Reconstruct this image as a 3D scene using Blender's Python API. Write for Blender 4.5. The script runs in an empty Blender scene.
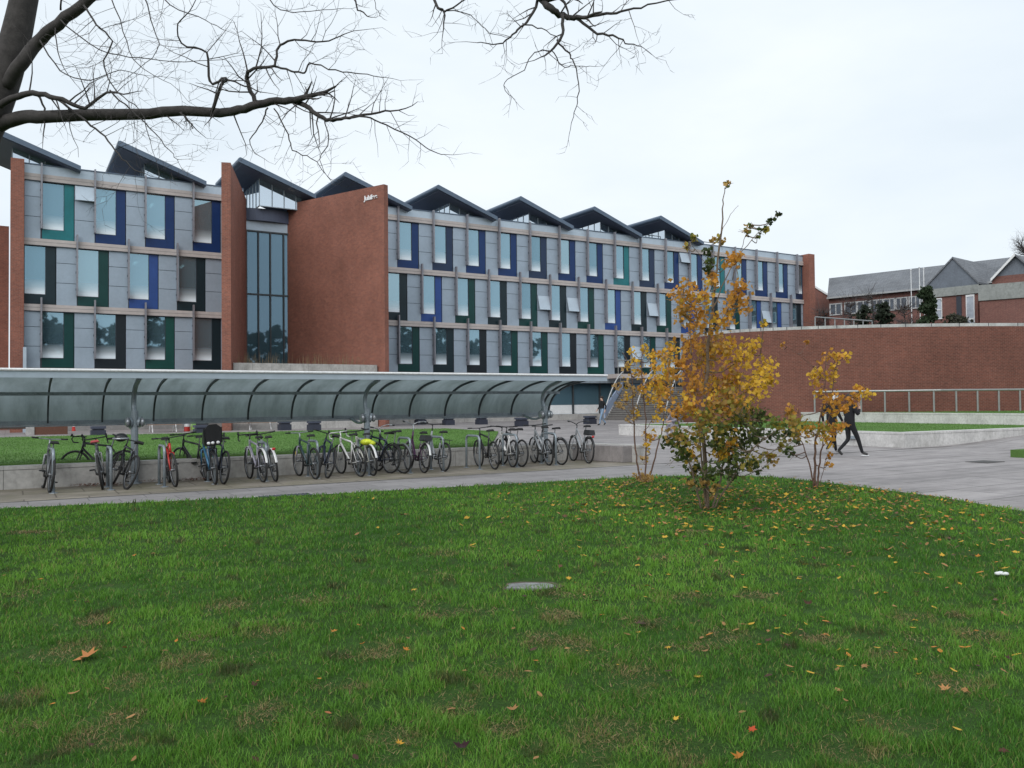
import bpy, bmesh, math, random
import numpy as np
from mathutils import Vector, Matrix, noise
random.seed(7); rng = np.random.default_rng(7)
S = bpy.context.scene; COL = S.collection
R = math.radians

# ------------------------------------------------------------------ camera and frames
FPX, PITCH, ROLL, EYE = 840.0, R(1.26), R(0.55), 1.6
cF = Vector((0, math.cos(PITCH), math.sin(PITCH)))
_r = Vector((1, 0, 0)); _u = Vector((0, -math.sin(PITCH), math.cos(PITCH)))
cR = math.cos(ROLL)*_r - math.sin(ROLL)*_u
cU = math.cos(ROLL)*_u + math.sin(ROLL)*_r
EYEV = Vector((0, 0, EYE))
def ray(x, y): return cF + (x-512)/FPX*cR - (y-384)/FPX*cU
def G(x, y, z=0.0):                 # a point of the photograph on the level z (survey of the place)
    r = ray(x, y); return EYEV + r*((z-EYE)/r.z)
def D(x, y, depth):                 # a point of the photograph at a distance
    r = ray(x, y); return EYEV + r*(depth/r.y)
TH = math.atan(1402/FPX)
dV = Vector((math.sin(TH), math.cos(TH), 0)); nV = Vector((math.cos(TH), -math.sin(TH), 0))
ANG = math.atan2(dV.y, dV.x)
_o = ray(24, 300); OV = EYEV + _o*(48/_o.y); OV.z = 0
def W(s, v, z=0.0): return OV + dV*s + nV*v + Vector((0, 0, z))   # along the facade, out of the facade, up
def SV(p): q = Vector(p)-OV; return q.dot(dV), q.dot(nV)

cam = bpy.data.cameras.new('camera'); camo = bpy.data.objects.new('camera', cam); COL.objects.link(camo)
cam.sensor_width = 36; cam.lens = FPX/1024*36; cam.clip_end = 4000; cam.clip_start = 0.05
mw = Matrix((cR, cU, -cF)).transposed().to_4x4(); mw.translation = EYEV; camo.matrix_world = mw
S.camera = camo

# ------------------------------------------------------------------ mesh helpers
ORG = {}
class MB:
    def __init__(self): self.v = []; self.f = []; self.m = []
    def add(self, vs, fs, mi=0):
        b = len(self.v); self.v += [tuple(p) for p in vs]
        for f in fs: self.f.append(tuple(b+i for i in f)); self.m.append(mi)
        return self
    def hexa(self, p, mi=0):
        return self.add(p, [(3,2,1,0),(4,5,6,7),(0,1,5,4),(1,2,6,5),(2,3,7,6),(3,0,4,7)], mi)
    def box(self, x0, x1, y0, y1, z0, z1, mi=0):
        if y0 > y1: y0, y1 = y1, y0
        return self.hexa([(x0,y0,z0),(x1,y0,z0),(x1,y1,z0),(x0,y1,z0),(x0,y0,z1),(x1,y0,z1),(x1,y1,z1),(x0,y1,z1)], mi)
    def fb(self, s0, s1, v0, v1, z0, z1, mi=0): return self.box(s0, s1, -v1, -v0, z0, z1, mi)
    def prism(self, poly, z0, z1, mi=0):
        n = len(poly)
        z0 = z0 if hasattr(z0, '__len__') else [z0]*n; z1 = z1 if hasattr(z1, '__len__') else [z1]*n
        vs = [(p[0],p[1],z) for p, z in zip(poly, z0)] + [(p[0],p[1],z) for p, z in zip(poly, z1)]
        a = sum(poly[i][0]*poly[(i+1)%n][1]-poly[(i+1)%n][0]*poly[i][1] for i in range(n))
        fs = [tuple(range(n-1,-1,-1)), tuple(range(n,2*n))] + [(i,(i+1)%n,n+(i+1)%n,n+i) for i in range(n)]
        if a < 0: fs = [f[::-1] for f in fs]
        return self.add(vs, fs, mi)
    def extr(self, prof, axis_pts, mi=0):      # closed profile (list of points in 3D) swept from first to second by vector
        n = len(prof); t = Vector(axis_pts)
        vs = [Vector(p) for p in prof] + [Vector(p)+t for p in prof]
        return self.add(vs, [tuple(range(n-1,-1,-1)), tuple(range(n,2*n))] + [(i,(i+1)%n,n+(i+1)%n,n+i) for i in range(n)], mi)
    def tube(self, pts, rad, n=6, mi=0, cap=True):
        pts = [Vector(p) for p in pts]; k = len(pts)
        rad = rad if hasattr(rad, '__len__') else [rad]*k
        b = len(self.v); pu = None
        for i, p in enumerate(pts):
            t = (pts[min(i+1,k-1)] - pts[max(i-1,0)])
            if t.length < 1e-9: t = Vector((0,0,1))
            t.normalize()
            if pu is None:
                u = t.cross(Vector((0,0,1)) if abs(t.z) < .9 else Vector((1,0,0)))
            else:
                u = pu - t*pu.dot(t)
                if u.length < 1e-6: u = t.orthogonal()
            u.normalize(); pu = u; w = t.cross(u)
            for j in range(n):
                a = 2*math.pi*j/n
                self.v.append(tuple(p + (u*math.cos(a)+w*math.sin(a))*rad[i]))
        for i in range(k-1):
            for j in range(n):
                q = (j+1) % n
                self.f.append((b+i*n+j, b+i*n+q, b+(i+1)*n+q, b+(i+1)*n+j)); self.m.append(mi)
        if cap:
            self.f.append(tuple(b+j for j in range(n-1,-1,-1))); self.m.append(mi)
            self.f.append(tuple(b+(k-1)*n+j for j in range(n))); self.m.append(mi)
        return self
    def ring(self, c, u, w, Rr, r, n=28, k=6, mi=0, a0=0, a1=None):
        c = Vector(c); u = Vector(u).normalized(); w = Vector(w).normalized()
        if a1 is None:
            b = len(self.v); ax = u.cross(w)
            for i in range(n):
                a = 2*math.pi*i/n; e = u*math.cos(a)+w*math.sin(a)
                for j in range(k):
                    q = 2*math.pi*j/k
                    self.v.append(tuple(c+e*(Rr+r*math.cos(q))+ax*(r*math.sin(q))))
            for i in range(n):
                for j in range(k):
                    self.f.append((b+i*k+j, b+((i+1)%n)*k+j, b+((i+1)%n)*k+(j+1)%k, b+i*k+(j+1)%k)); self.m.append(mi)
            return self
        return self.tube([c+(u*math.cos(a0+(a1-a0)*i/n)+w*math.sin(a0+(a1-a0)*i/n))*Rr for i in range(n+1)], r, k, mi)
    def blob(self, c, rx, ry, rz, n=10, m=6, mi=0):
        b = len(self.v); c = Vector(c)
        self.v.append(tuple(c+Vector((0,0,-rz))))
        for i in range(1, m):
            t = math.pi*i/m - math.pi/2
            for j in range(n):
                a = 2*math.pi*j/n
                self.v.append(tuple(c+Vector((rx*math.cos(t)*math.cos(a), ry*math.cos(t)*math.sin(a), rz*math.sin(t)))))
        self.v.append(tuple(c+Vector((0,0,rz)))); top = len(self.v)-1
        for j in range(n):
            self.f.append((b, b+1+(j+1)%n, b+1+j)); self.m.append(mi)
            self.f.append((top, b+1+(m-2)*n+j, b+1+(m-2)*n+(j+1)%n)); self.m.append(mi)
        for i in range(m-2):
            for j in range(n):
                self.f.append((b+1+i*n+j, b+1+i*n+(j+1)%n, b+1+(i+1)*n+(j+1)%n, b+1+(i+1)*n+j)); self.m.append(mi)
        return self
    def build(self, name, mats, parent=None, smooth=False, org=None):
        if org is None: org = ORG[parent.name] if parent else Vector((0,0,0))
        me = bpy.data.meshes.new(name)
        ox, oy, oz = org
        me.from_pydata([(x-ox, y-oy, z-oz) for x, y, z in self.v], [], self.f)
        mats = mats if isinstance(mats, (list, tuple)) else [mats]
        for m in mats: me.materials.append(m)
        if len(mats) > 1: me.polygons.foreach_set('material_index', self.m)
        if smooth: me.polygons.foreach_set('use_smooth', [True]*len(me.polygons))
        uv = me.uv_layers.new(name='UVMap').data
        V = self.v
        for p in me.polygons:
            nr = p.normal
            if abs(nr.z) > .7:
                for li in p.loop_indices:
                    c = V[me.loops[li].vertex_index]; uv[li].uv = (c[0], c[1])
            else:
                tx, ty = -nr.y, nr.x; l = math.hypot(tx, ty) or 1
                for li in p.loop_indices:
                    c = V[me.loops[li].vertex_index]; uv[li].uv = ((c[0]*tx+c[1]*ty)/l, c[2])
        o = bpy.data.objects.new(name, me); COL.objects.link(o)
        if parent: o.parent = parent; ORG[o.name] = Vector(org)
        return o
def tag(o, label=None, cat=None, group=None, kind=None):
    if label: o['label'] = label
    if cat: o['category'] = cat
    if group: o['group'] = group
    if kind: o['kind'] = kind
    return o
def thing(name, label, cat, org, frame='W', group=None, rot=None):
    o = bpy.data.objects.new(name, None); COL.objects.link(o); o.empty_display_size = .2
    org = Vector(org)
    if frame == 'F': o.location = W(org[0], -org[1], org[2]); o.rotation_euler = (0,0,ANG)
    else: o.location = org
    if rot is not None: o.rotation_euler = rot
    ORG[o.name] = org if rot is None else Vector((0,0,0))
    return tag(o, label, cat, group)
def single(mb, name, mats, label, cat, org, frame='W', group=None, kind=None, smooth=False):
    org = Vector(org); o = mb.build(name, mats, None, smooth, org)
    if frame == 'F': o.location = W(org[0], -org[1], org[2]); o.rotation_euler = (0,0,ANG)
    else: o.location = org
    return tag(o, label, cat, group, kind)
def np_mesh(name, verts, faces_flat, loop_tot, mat, parent=None, org=(0,0,0), color=None):
    me = bpy.data.meshes.new(name)
    verts = np.asarray(verts, np.float32) - np.asarray(org, np.float32)
    me.vertices.add(len(verts)); me.vertices.foreach_set('co', verts.ravel())
    faces_flat = np.asarray(faces_flat, np.int32); loop_tot = np.asarray(loop_tot, np.int32)
    me.loops.add(len(faces_flat)); me.loops.foreach_set('vertex_index', faces_flat)
    me.polygons.add(len(loop_tot))
    st = np.concatenate([[0], np.cumsum(loop_tot)[:-1]]).astype(np.int32)
    me.polygons.foreach_set('loop_start', st)
    me.update(calc_edges=True); me.validate()
    if color is not None:
        a = me.color_attributes.new('tint', 'FLOAT_COLOR', 'POINT')
        c = np.ones((len(verts), 4), np.float32); c[:, :3] = color; a.data.foreach_set('color', c.ravel())
    me.materials.append(mat)
    o = bpy.data.objects.new(name, me); COL.objects.link(o)
    if parent: o.parent = parent
    return o

# ------------------------------------------------------------------ materials
def lin(r, g, b):
    f = lambda c: (c/255/12.92 if c/255 <= .04045 else ((c/255+.055)/1.055)**2.4)
    return (f(r), f(g), f(b), 1)
class NT:
    def __init__(s, name):
        s.m = bpy.data.materials.new(name); s.m.use_nodes = True; s.t = s.m.node_tree; s.n = s.t.nodes
        s.b = s.n['Principled BSDF']; s.out = s.n['Material Output']
    def new(s, t, **kw):
        n = s.n.new(t)
        for k, v in kw.items():
            if k in n.inputs: n.inputs[k].default_value = v
            else: setattr(n, k, v)
        return n
    def ln(s, a, b): s.t.links.new(a, b)
    def tex(s, kind='Object'):
        return s.new('ShaderNodeTexCoord').outputs[kind]
    def noise(s, co, scale, detail=4, rough=.6, mapscale=None):
        if mapscale:
            mp = s.new('ShaderNodeMapping'); mp.inputs['Scale'].default_value = mapscale; s.ln(co, mp.inputs[0]); co = mp.outputs[0]
        n = s.new('ShaderNodeTexNoise'); n.inputs['Scale'].default_value = scale; n.inputs['Detail'].default_value = detail
        n.inputs['Roughness'].default_value = rough; s.ln(co, n.inputs['Vector']); return n.outputs['Fac']
    def ramp(s, fac, stops):
        r = s.new('ShaderNodeValToRGB'); e = r.color_ramp.elements
        while len(e) < len(stops): e.new(.5)
        for el, (p, c) in zip(e, stops): el.position = p; el.color = c if len(c) == 4 else (*c, 1)
        s.ln(fac, r.inputs[0]); return r.outputs[0]
    def mix(s, a, b, fac, mode='MIX'):
        m = s.new('ShaderNodeMix', data_type='RGBA', blend_type=mode)
        for sock, val in ((m.inputs[6], a), (m.inputs[7], b), (m.inputs[0], fac)):
            if hasattr(val, 'links'): s.ln(val, sock)
            else: sock.default_value = val
        return m.outputs[2]
    def bump(s, h, strength=.3, dist=.01):
        b = s.new('ShaderNodeBump', Strength=strength, Distance=dist); s.ln(h, b.inputs['Height']); s.ln(b.outputs[0], s.b.inputs['Normal'])
    def set(s, col=None, rough=.6, metal=0, spec=.5):
        if col is not None:
            if hasattr(col, 'links'): s.ln(col, s.b.inputs['Base Color'])
            else: s.b.inputs['Base Color'].default_value = col
        s.b.inputs['Roughness'].default_value = rough; s.b.inputs['Metallic'].default_value = metal
        s.b.inputs['Specular IOR Level'].default_value = spec
        return s.m
def weath(name, c, var=.25, rough=.6, metal=0, scale=3, spec=.5, streak=False, fine=.5):
    t = NT(name); co = t.tex()
    n1 = t.noise(co, scale, 5, .65); n2 = t.noise(co, scale*9, 3, .6)
    dk = tuple(x*(1-var) for x in c[:3])+(1,); lt = tuple(min(1, x*(1+var)) for x in c[:3])+(1,)
    a = t.ramp(n1, [(.3, dk), (.7, lt)])
    col = t.mix(a, t.ramp(n2, [(.35, (.75,.75,.75,1)), (.65, (1.15,1.15,1.15,1))]), fine, 'MULTIPLY')
    if streak:
        n3 = t.noise(co, 1.5, 5, .7, (1.6, 1.6, .7))
        col = t.mix(col, t.ramp(n3, [(.32, (.5,.5,.47,1)), (.5, (1,1,1,1))]), .55, 'MULTIPLY')
    return t.set(col, rough, metal, spec)
def brick(name, c1, c2, mortar, bw=.225, rh=.075, ms=.008, var=.25):
    t = NT(name); uv = t.tex('UV')
    b = t.new('ShaderNodeTexBrick', offset=.5); t.ln(uv, b.inputs['Vector'])
    b.inputs['Color1'].default_value = c1; b.inputs['Color2'].default_value = c2; b.inputs['Mortar'].default_value = mortar
    b.inputs['Scale'].default_value = 1; b.inputs['Mortar Size'].default_value = ms; b.inputs['Mortar Smooth'].default_value = .1
    b.inputs['Brick Width'].default_value = bw; b.inputs['Row Height'].default_value = rh; b.inputs['Bias'].default_value = -.1
    ob = t.tex()
    n = t.noise(ob, .35, 5, .65); n2 = t.noise(ob, 1.4, 4, .6, (1.2, 1.2, .25)); n3 = t.noise(ob, 9, 2, .6)
    col = t.mix(b.outputs[0], t.ramp(n, [(.3, (1-var,1-var,1-var,1)), (.7, (1+var*.6,1+var*.6,1+var*.6,1))]), .8, 'MULTIPLY')
    col = t.mix(col, t.ramp(n2, [(.35, (.82,.8,.8,1)), (.65, (1.06,1.06,1.06,1))]), .35, 'MULTIPLY')
    col = t.mix(col, t.ramp(n3, [(.3, (.7,.7,.72,1)), (.7, (1.25,1.2,1.15,1))]), .55, 'MULTIPLY')
    t.bump(b.outputs['Fac'], -.4, .006)
    return t.set(col, .85, 0, .3)
M = {}
M['brick'] = brick('red_brick', (.285,.108,.075,1), (.215,.084,.062,1), (.27,.17,.14,1))
M['brick_dark'] = brick('dark_red_brick', (.185,.068,.050,1), (.135,.052,.040,1), (.215,.120,.098,1), ms=.010)
M['brick_far'] = brick('far_brick', (.21,.09,.075,1), (.17,.075,.065,1), (.22,.15,.13,1))
M['band'] = weath('concrete_band', (.47,.425,.41), .1, .7, scale=.5, fine=.25)
M['grey_panel'] = weath('grey_zinc_panel', (.335,.405,.485), .09, .42, .25, .6, fine=.15)
M['parapet'] = weath('parapet_metal', (.46,.54,.62), .06, .4, .3, .7, fine=.15)
M['joint'] = weath('dark_joint', (.035,.04,.055), .1, .6)
M['fin'] = weath('aluminium_fin', (.27,.27,.30), .1, .42, .5, 1)
M['slate_metal'] = weath('slate_roof_metal', (.105,.145,.205), .10, .45, .2, .8, fine=.2)
M['soffit'] = weath('dark_soffit', (.085,.105,.165), .12, .5, 0, .8, fine=.2)
M['interior'] = weath('room_wall', (.13,.145,.15), .3, .8, scale=.7)
M['room_floor'] = weath('floor_slab', (.12,.12,.12), .1, .8)
CLR = {'navy': (.010,.036,.130), 'dknavy': (.020,.038,.085), 'teal': (.018,.165,.185), 'blue': (.030,.075,.26),
       'dkgreen': (.008,.050,.048), 'bkgreen': (.012,.026,.034), 'green': (.010,.068,.058), 'black': (.014,.020,.026)}
for k, c in CLR.items(): M['c_'+k] = weath('coloured_glass_'+k, c, .12, .3, 0, .7, .3, fine=.2)
def glassmat(name, refl, dark, trans, fac=.42, frost=True, rough=.02):
    t = NT(name)
    gl = t.new('ShaderNodeBsdfGlossy', Roughness=rough); gl.inputs['Color'].default_value = (*refl, 1)
    tr = t.new('ShaderNodeBsdfTransparent'); tr.inputs['Color'].default_value = (*trans, 1)
    lw = t.new('ShaderNodeLayerWeight', Blend=.25)
    mp = t.new('ShaderNodeMapRange'); t.ln(lw.outputs['Fresnel'], mp.inputs[0]); mp.inputs[3].default_value = fac; mp.inputs[4].default_value = 1
    co = t.tex('Object'); wv = t.noise(co, .5, 1); bp = t.new('ShaderNodeBump', Strength=.08, Distance=.02); t.ln(wv, bp.inputs['Height']); t.ln(bp.outputs[0], gl.inputs['Normal'])
    dfi = t.new('ShaderNodeBsdfDiffuse'); dfi.inputs['Color'].default_value = (.18,.32,.40,1)  # pale blue diffuse colour paints in the light of the rooms behind
    m0 = t.new('ShaderNodeMixShader', Fac=.5); t.ln(tr.outputs[0], m0.inputs[1]); t.ln(dfi.outputs[0], m0.inputs[2])
    m1 = t.new('ShaderNodeMixShader'); t.ln(mp.outputs[0], m1.inputs[0]); t.ln(m0.outputs[0], m1.inputs[1]); t.ln(gl.outputs[0], m1.inputs[2])
    res = m1.outputs[0]
    if frost:
        df = t.new('ShaderNodeBsdfDiffuse'); df.inputs['Color'].default_value = (.84,.93,1.0,1)
        g = t.tex('Generated'); sp = t.new('ShaderNodeSeparateXYZ'); t.ln(g, sp.inputs[0])
        r = t.ramp(sp.outputs['Z'], [(0, (1,1,1,1)), (.05, (.95,.95,.95,1)), (.16, (.38,.38,.38,1)), (.32, (0,0,0,1))])
        m2 = t.new('ShaderNodeMixShader'); t.ln(r, m2.inputs[0]); t.ln(res, m2.inputs[1]); t.ln(df.outputs[0], m2.inputs[2]); res = m2.outputs[0]
    t.ln(res, t.out.inputs['Surface']); return t.m
M['glass'] = glassmat('window_glass', (.45,.66,.77), 0, (.30,.42,.46), .44)
M['glass_b'] = glassmat('window_glass_dim', (.36,.56,.67), 0, (.30,.42,.46), .40)
M['glass_c'] = glassmat('window_glass_pale', (.52,.72,.80), 0, (.34,.46,.50), .48)
M['glass_plain'] = glassmat('curtain_glass', (.22,.33,.42), 0, (.2,.28,.33), .42, False)
M['glass_dark'] = glassmat('tinted_ground_glass', (.12,.17,.21), 0, (.2,.25,.28), .25, True)
M['glass_pale'] = glassmat('rooflight_glass', (.72,.80,.88), 0, (.4,.45,.5), .75, False)
M['blind'] = weath('pale_blind', (.40,.52,.47), .1, .8)
t = NT('lamp_tube'); t.b.inputs['Emission Color'].default_value = (1,.97,.9,1); t.b.inputs['Emission Strength'].default_value = 5; M['lamp'] = t.set((.8,.8,.8,1))
M['white_paint'] = weath('white_paint', (.75,.76,.77), .06, .4)
M['white_letter'] = weath('white_lettering', (.8,.8,.82), .03, .4)
M['stone'] = weath('pale_stone', (.40,.39,.375), .2, .75, scale=1.2, streak=True)
M['stone_white'] = weath('white_stone', (.56,.55,.54), .18, .7, scale=1.5, streak=True)
M['galv'] = weath('galvanised_steel', (.29,.335,.375), .2, .42, .35, 5)
M['galv_dark'] = weath('dark_steel', (.06,.068,.075), .2, .5, .3, 5)
M['rail'] = weath('rail_steel', (.30,.31,.31), .1, .4, .4, 4)
M['cubestone'] = weath('blue_black_metal', (.030,.036,.055), .15, .5)
M['rubber'] = weath('tyre_rubber', (.018,.018,.019), .2, .7)
M['rim'] = weath('alloy_rim', (.20,.21,.225), .1, .35, .6, 8)
M['blackmetal'] = weath('black_metal', (.02,.021,.024), .2, .4)
M['saddle'] = weath('saddle_black', (.018,.018,.02), .2, .55)
M['redsaddle'] = weath('saddle_red', (.45,.06,.07), .1, .5)
M['silver'] = weath('silver_paint', (.36,.38,.41), .08, .3, .5, 6)
M['redlight'] = weath('red_reflector', (.5,.02,.02), .05, .3)
M['amber'] = weath('amber_reflector', (.7,.42,.05), .05, .3)
M['wicker'] = weath('wicker', (.25,.12,.05), .3, .8, scale=20)
def paint(name, c, rough=.3): 
    if name not in M: M[name] = weath(name, c, .1, rough, .1, 6)
    return M[name]
def paving(name, c, bw, rh, ms, joint, var=.2, stain=.5, moss=None, offset=.5):
    t = NT(name); uv = t.tex('UV'); ob = t.tex()
    b = t.new('ShaderNodeTexBrick', offset=offset); t.ln(uv, b.inputs['Vector'])
    b.inputs['Color1'].default_value = (*[x*1.06 for x in c], 1); b.inputs['Color2'].default_value = (*[x*.9 for x in c], 1)
    b.inputs['Mortar'].default_value = (*joint, 1); b.inputs['Scale'].default_value = 1
    b.inputs['Mortar Size'].default_value = ms; b.inputs['Brick Width'].default_value = bw; b.inputs['Row Height'].default_value = rh
    n1 = t.noise(ob, .25, 6, .65); n2 = t.noise(ob, 2.2, 5, .7); n3 = t.noise(ob, 45, 3, .6)
    n4 = t.noise(ob, .6, 5, .7, (.5, 3.0, 1))
    col = t.mix(b.outputs[0], t.ramp(n1, [(.3, (1-var,)*3), (.7, (1+var*.5,)*3)]), .9, 'MULTIPLY')
    col = t.mix(col, t.ramp(n4, [(.38, (1-stain*.7,)*3), (.56, (1.04,)*3)]), .8, 'MULTIPLY')
    col = t.mix(col, t.ramp(n2, [(.35, (1-stain*.5,)*3), (.6, (1.05,)*3)]), .7, 'MULTIPLY')
    col = t.mix(col, t.ramp(n3, [(.35, (.82,)*3), (.65, (1.12,)*3)]), .6, 'MULTIPLY')
    if moss: col = t.mix(col, (*moss, 1), t.ramp(t.noise(ob, .9, 5, .7), [(.45, (0,0,0)), (.75, (.8,.8,.8))]))
    t.bump(b.outputs['Fac'], -.3, .01)
    return t.set(col, .62, 0, .35)
M['plaza'] = paving('plaza_paving', (.325,.300,.298), 1.8, 1.2, .02, (.15,.138,.132), .2, .5)
M['path'] = paving('path_slabs', (.285,.268,.268), .9, .6, .01, (.15,.14,.14), .12, .35)
M['bikepave'] = paving('bike_strip_slabs', (.27,.24,.20), 1.0, .9, .014, (.12,.10,.085), .2, .45, (.14,.135,.07))
M['asphalt'] = weath('drain_channel', (.06,.058,.056), .2, .8)
def grassmat(name, base, dry):
    t = NT(name); ob = t.tex()
    n1 = t.noise(ob, .5, 6, .65); n2 = t.noise(ob, 6, 5, .7); n3 = t.noise(ob, 60, 3, .7)
    c = t.ramp(n1, [(.3, tuple(x*.75 for x in base)), (.7, tuple(x*1.25 for x in base))])
    c = t.mix(c, (*dry, 1), t.ramp(n2, [(.58, (0,0,0)), (.78, (.6,.6,.6))]))
    c = t.mix(c, t.ramp(n3, [(.3, (.5,.5,.5)), (.7, (1.5,1.5,1.5))]), .8, 'MULTIPLY')
    t.bump(n3, .8, .04); return t.set(c, .9, 0, .15)
M['turf'] = grassmat('lawn_turf', (.036,.085,.014), (.12,.09,.045))
M['turf_terrace'] = grassmat('terrace_turf', (.11,.21,.055), (.11,.12,.04))
M['earth'] = weath('far_ground', (.06,.085,.03), .3, .9, scale=.05)
def attrmat(name, rough=.6, transl=.3, gain=1.0, spec=.25):
    t = NT(name); a = t.new('ShaderNodeAttribute', attribute_name='tint')
    t.set(a.outputs['Color'], rough, 0, spec)
    if transl:
        tl = t.new('ShaderNodeBsdfTranslucent'); t.ln(a.outputs['Color'], tl.inputs['Color'])
        m = t.new('ShaderNodeMixShader', Fac=transl); t.ln(t.b.outputs[0], m.inputs[1]); t.ln(tl.outputs[0], m.inputs[2]); t.ln(m.outputs[0], t.out.inputs['Surface'])
    return t.m
M['blade'] = attrmat('grass_blade', .55, .3)
M['leaf'] = attrmat('tree_leaf', .6, .45)
M['dead_leaf'] = attrmat('dead_leaf', .7, .15)
M['bark'] = weath('bare_tree_bark', (.048,.043,.042), .4, .9, scale=12)
M['twig'] = weath('bare_twig', (.075,.066,.066), .3, .9, scale=10)
M['stem'] = weath('maple_bark', (.17,.125,.09), .3, .85, scale=14)
M['redstem'] = weath('sapling_bark', (.13,.075,.055), .3, .85, scale=14)
t = NT('polycarbonate')
co = t.tex(); nn = t.noise(co, 1.1, 6, .75, (2.2,.5,.5)); nf = t.noise(co, 9, 5, .75, (1.5,.5,.5))
pc = t.mix(t.ramp(nn, [(.3, (.27,.30,.305)), (.7, (.36,.39,.40))]), t.ramp(nf, [(.3, (.62,.64,.60)), (.6, (1.1,1.1,1.1))]), .7, 'MULTIPLY')
t.set(pc, .3, 0, .5)
tl = t.new('ShaderNodeBsdfTranslucent'); t.ln(t.mix((.50,.55,.565,1), t.ramp(nn, [(.33, (.66,.68,.66)), (.62, (1.05,1.05,1.05))]), .85, 'MULTIPLY'), tl.inputs['Color'])
tp = t.new('ShaderNodeBsdfTransparent'); tp.inputs['Color'].default_value = (.75,.8,.8,1)
m1 = t.new('ShaderNodeMixShader', Fac=.68); t.ln(t.b.outputs[0], m1.inputs[1]); t.ln(tl.outputs[0], m1.inputs[2])
m2 = t.new('ShaderNodeMixShader', Fac=.14); t.ln(m1.outputs[0], m2.inputs[1]); t.ln(tp.outputs[0], m2.inputs[2]); t.ln(m2.outputs[0], t.out.inputs['Surface'])
M['poly'] = t.m
M['skin'] = weath('skin', (.45,.28,.21), .05, .5)
M['hair'] = weath('dark_hair', (.02,.015,.012), .2, .6)
M['slate'] = brick('slate_tiles', (.20,.215,.235,1), (.155,.17,.19,1), (.10,.105,.12,1), .3, .22, .012, .3)
M['slate_hung'] = weath('slate_gable', (.125,.145,.175), .2, .6, scale=.8)
M['palerender'] = weath('pale_fascia', (.27,.285,.275), .15, .7, scale=.6, streak=True)
M['farglass'] = weath('far_window_glass', (.10,.12,.15), .3, .15, scale=.3)
M['shingle'] = weath('foliage_core', (.02,.03,.015), .3, .9)

# ------------------------------------------------------------------ world and sun (overcast)
wd = bpy.data.worlds.new('World'); S.world = wd; wd.use_nodes = True
nt = wd.node_tree; bg = nt.nodes['Background']; bg.inputs['Strength'].default_value = .1
sky = nt.nodes.new('ShaderNodeTexSky'); sky.sky_type = 'NISHITA'; sky.sun_disc = False
SUN_EL, SUN_AZ = R(38), R(200)
sky.sun_elevation = SUN_EL; sky.sun_rotation = SUN_AZ; sky.dust_density = 3; sky.air_density = 1
hs = nt.nodes.new('ShaderNodeHueSaturation'); hs.inputs['Saturation'].default_value = .35; nt.links.new(sky.outputs[0], hs.inputs['Color'])
tc = nt.nodes.new('ShaderNodeTexCoord'); mp = nt.nodes.new('ShaderNodeMapping'); mp.inputs['Scale'].default_value = (1,1,2.6)
nt.links.new(tc.outputs['Generated'], mp.inputs[0])
nz = nt.nodes.new('ShaderNodeTexNoise'); nz.inputs['Scale'].default_value = 2.2; nz.inputs['Detail'].default_value = 6; nt.links.new(mp.outputs[0], nz.inputs['Vector'])
rp = nt.nodes.new('ShaderNodeValToRGB'); rp.color_ramp.elements[0].position = .35; rp.color_ramp.elements[1].position = .68
rp.color_ramp.elements[0].color = (7.1,7.95,8.7,1); rp.color_ramp.elements[1].color = (8.6,9.2,9.65,1)
nt.links.new(nz.outputs['Fac'], rp.inputs[0])
mx = nt.nodes.new('ShaderNodeMix'); mx.data_type = 'RGBA'; mx.inputs[0].default_value = .93
nt.links.new(hs.outputs[0], mx.inputs[6]); nt.links.new(rp.outputs[0], mx.inputs[7]); nt.links.new(mx.outputs[2], bg.inputs['Color'])
sl = bpy.data.lights.new('sun', 'SUN'); sl.energy = 1.5; sl.angle = R(50); sl.color = (1,.97,.93)
so = bpy.data.objects.new('sun', sl); COL.objects.link(so)
so.rotation_euler = (R(90)-SUN_EL, 0, R(180)-SUN_AZ)
so.location = (0,0,40)
S.view_settings.view_transform = 'Standard'; S.view_settings.look = 'None'; S.view_settings.exposure = 0.22; S.view_settings.gamma = 1
S.render.engine = 'CYCLES'; S.cycles.max_bounces = 6; S.cycles.transparent_max_bounces = 12
S.cycles.caustics_reflective = False; S.cycles.caustics_refractive = False

# ------------------------------------------------------------------ ground, plaza, lawn
def sm(x): x = max(0, min(1, x)); return x*x*(3-2*x)
def plaza_z(s, v):
    z = .17*sm((24-v)/6)
    return z + .30*sm((s-25.5)/7)*sm((v-24)/4)*.95
mb = MB(); Rg = 1800
mb.add([(-Rg,-Rg,-.06),(Rg,-Rg,-.06),(Rg,Rg,-.06),(-Rg,Rg,-.06)], [(0,1,2,3)])
single(mb, 'ground', M['earth'], None, None, (0,0,-.06), kind='structure')
mb = MB(); ns, nv = 120, 60; s0, s1, v0, v1 = -40, 80, -14, 60
for i in range(ns+1):
    for j in range(nv+1):
        s = s0+(s1-s0)*i/ns; v = v0+(v1-v0)*j/nv; mb.v.append((s, -v, plaza_z(s, v)))
for i in range(ns):
    for j in range(nv):
        a = i*(nv+1)+j; mb.f.append((a, a+1, a+nv+2, a+nv+1)); mb.m.append(0)
mb.f = [f[::-1] for f in mb.f]
single(mb, 'plaza_paving', M['plaza'], None, None, (0,0,0), 'F', kind='structure')
mb = MB(); mb.add([(-40,-39.0,.004),(13.28,-39.0,.004),(13.28,-36.3,.004),(-40,-36.3,.004)], [(0,1,2,3)])
single(mb, 'bike_strip_paving', M['bikepave'], None, None, (0,-37,0), 'F', kind='structure')
mb = MB(); mb.add([(-40,-39.10,.008),(30,-39.10,.008),(30,-39.03,.008),(-40,-39.03,.008)], [(0,1,2,3)])
single(mb, 'drain_channel', M['asphalt'], None, None, (0,-39,0), 'F', kind='structure')
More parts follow.
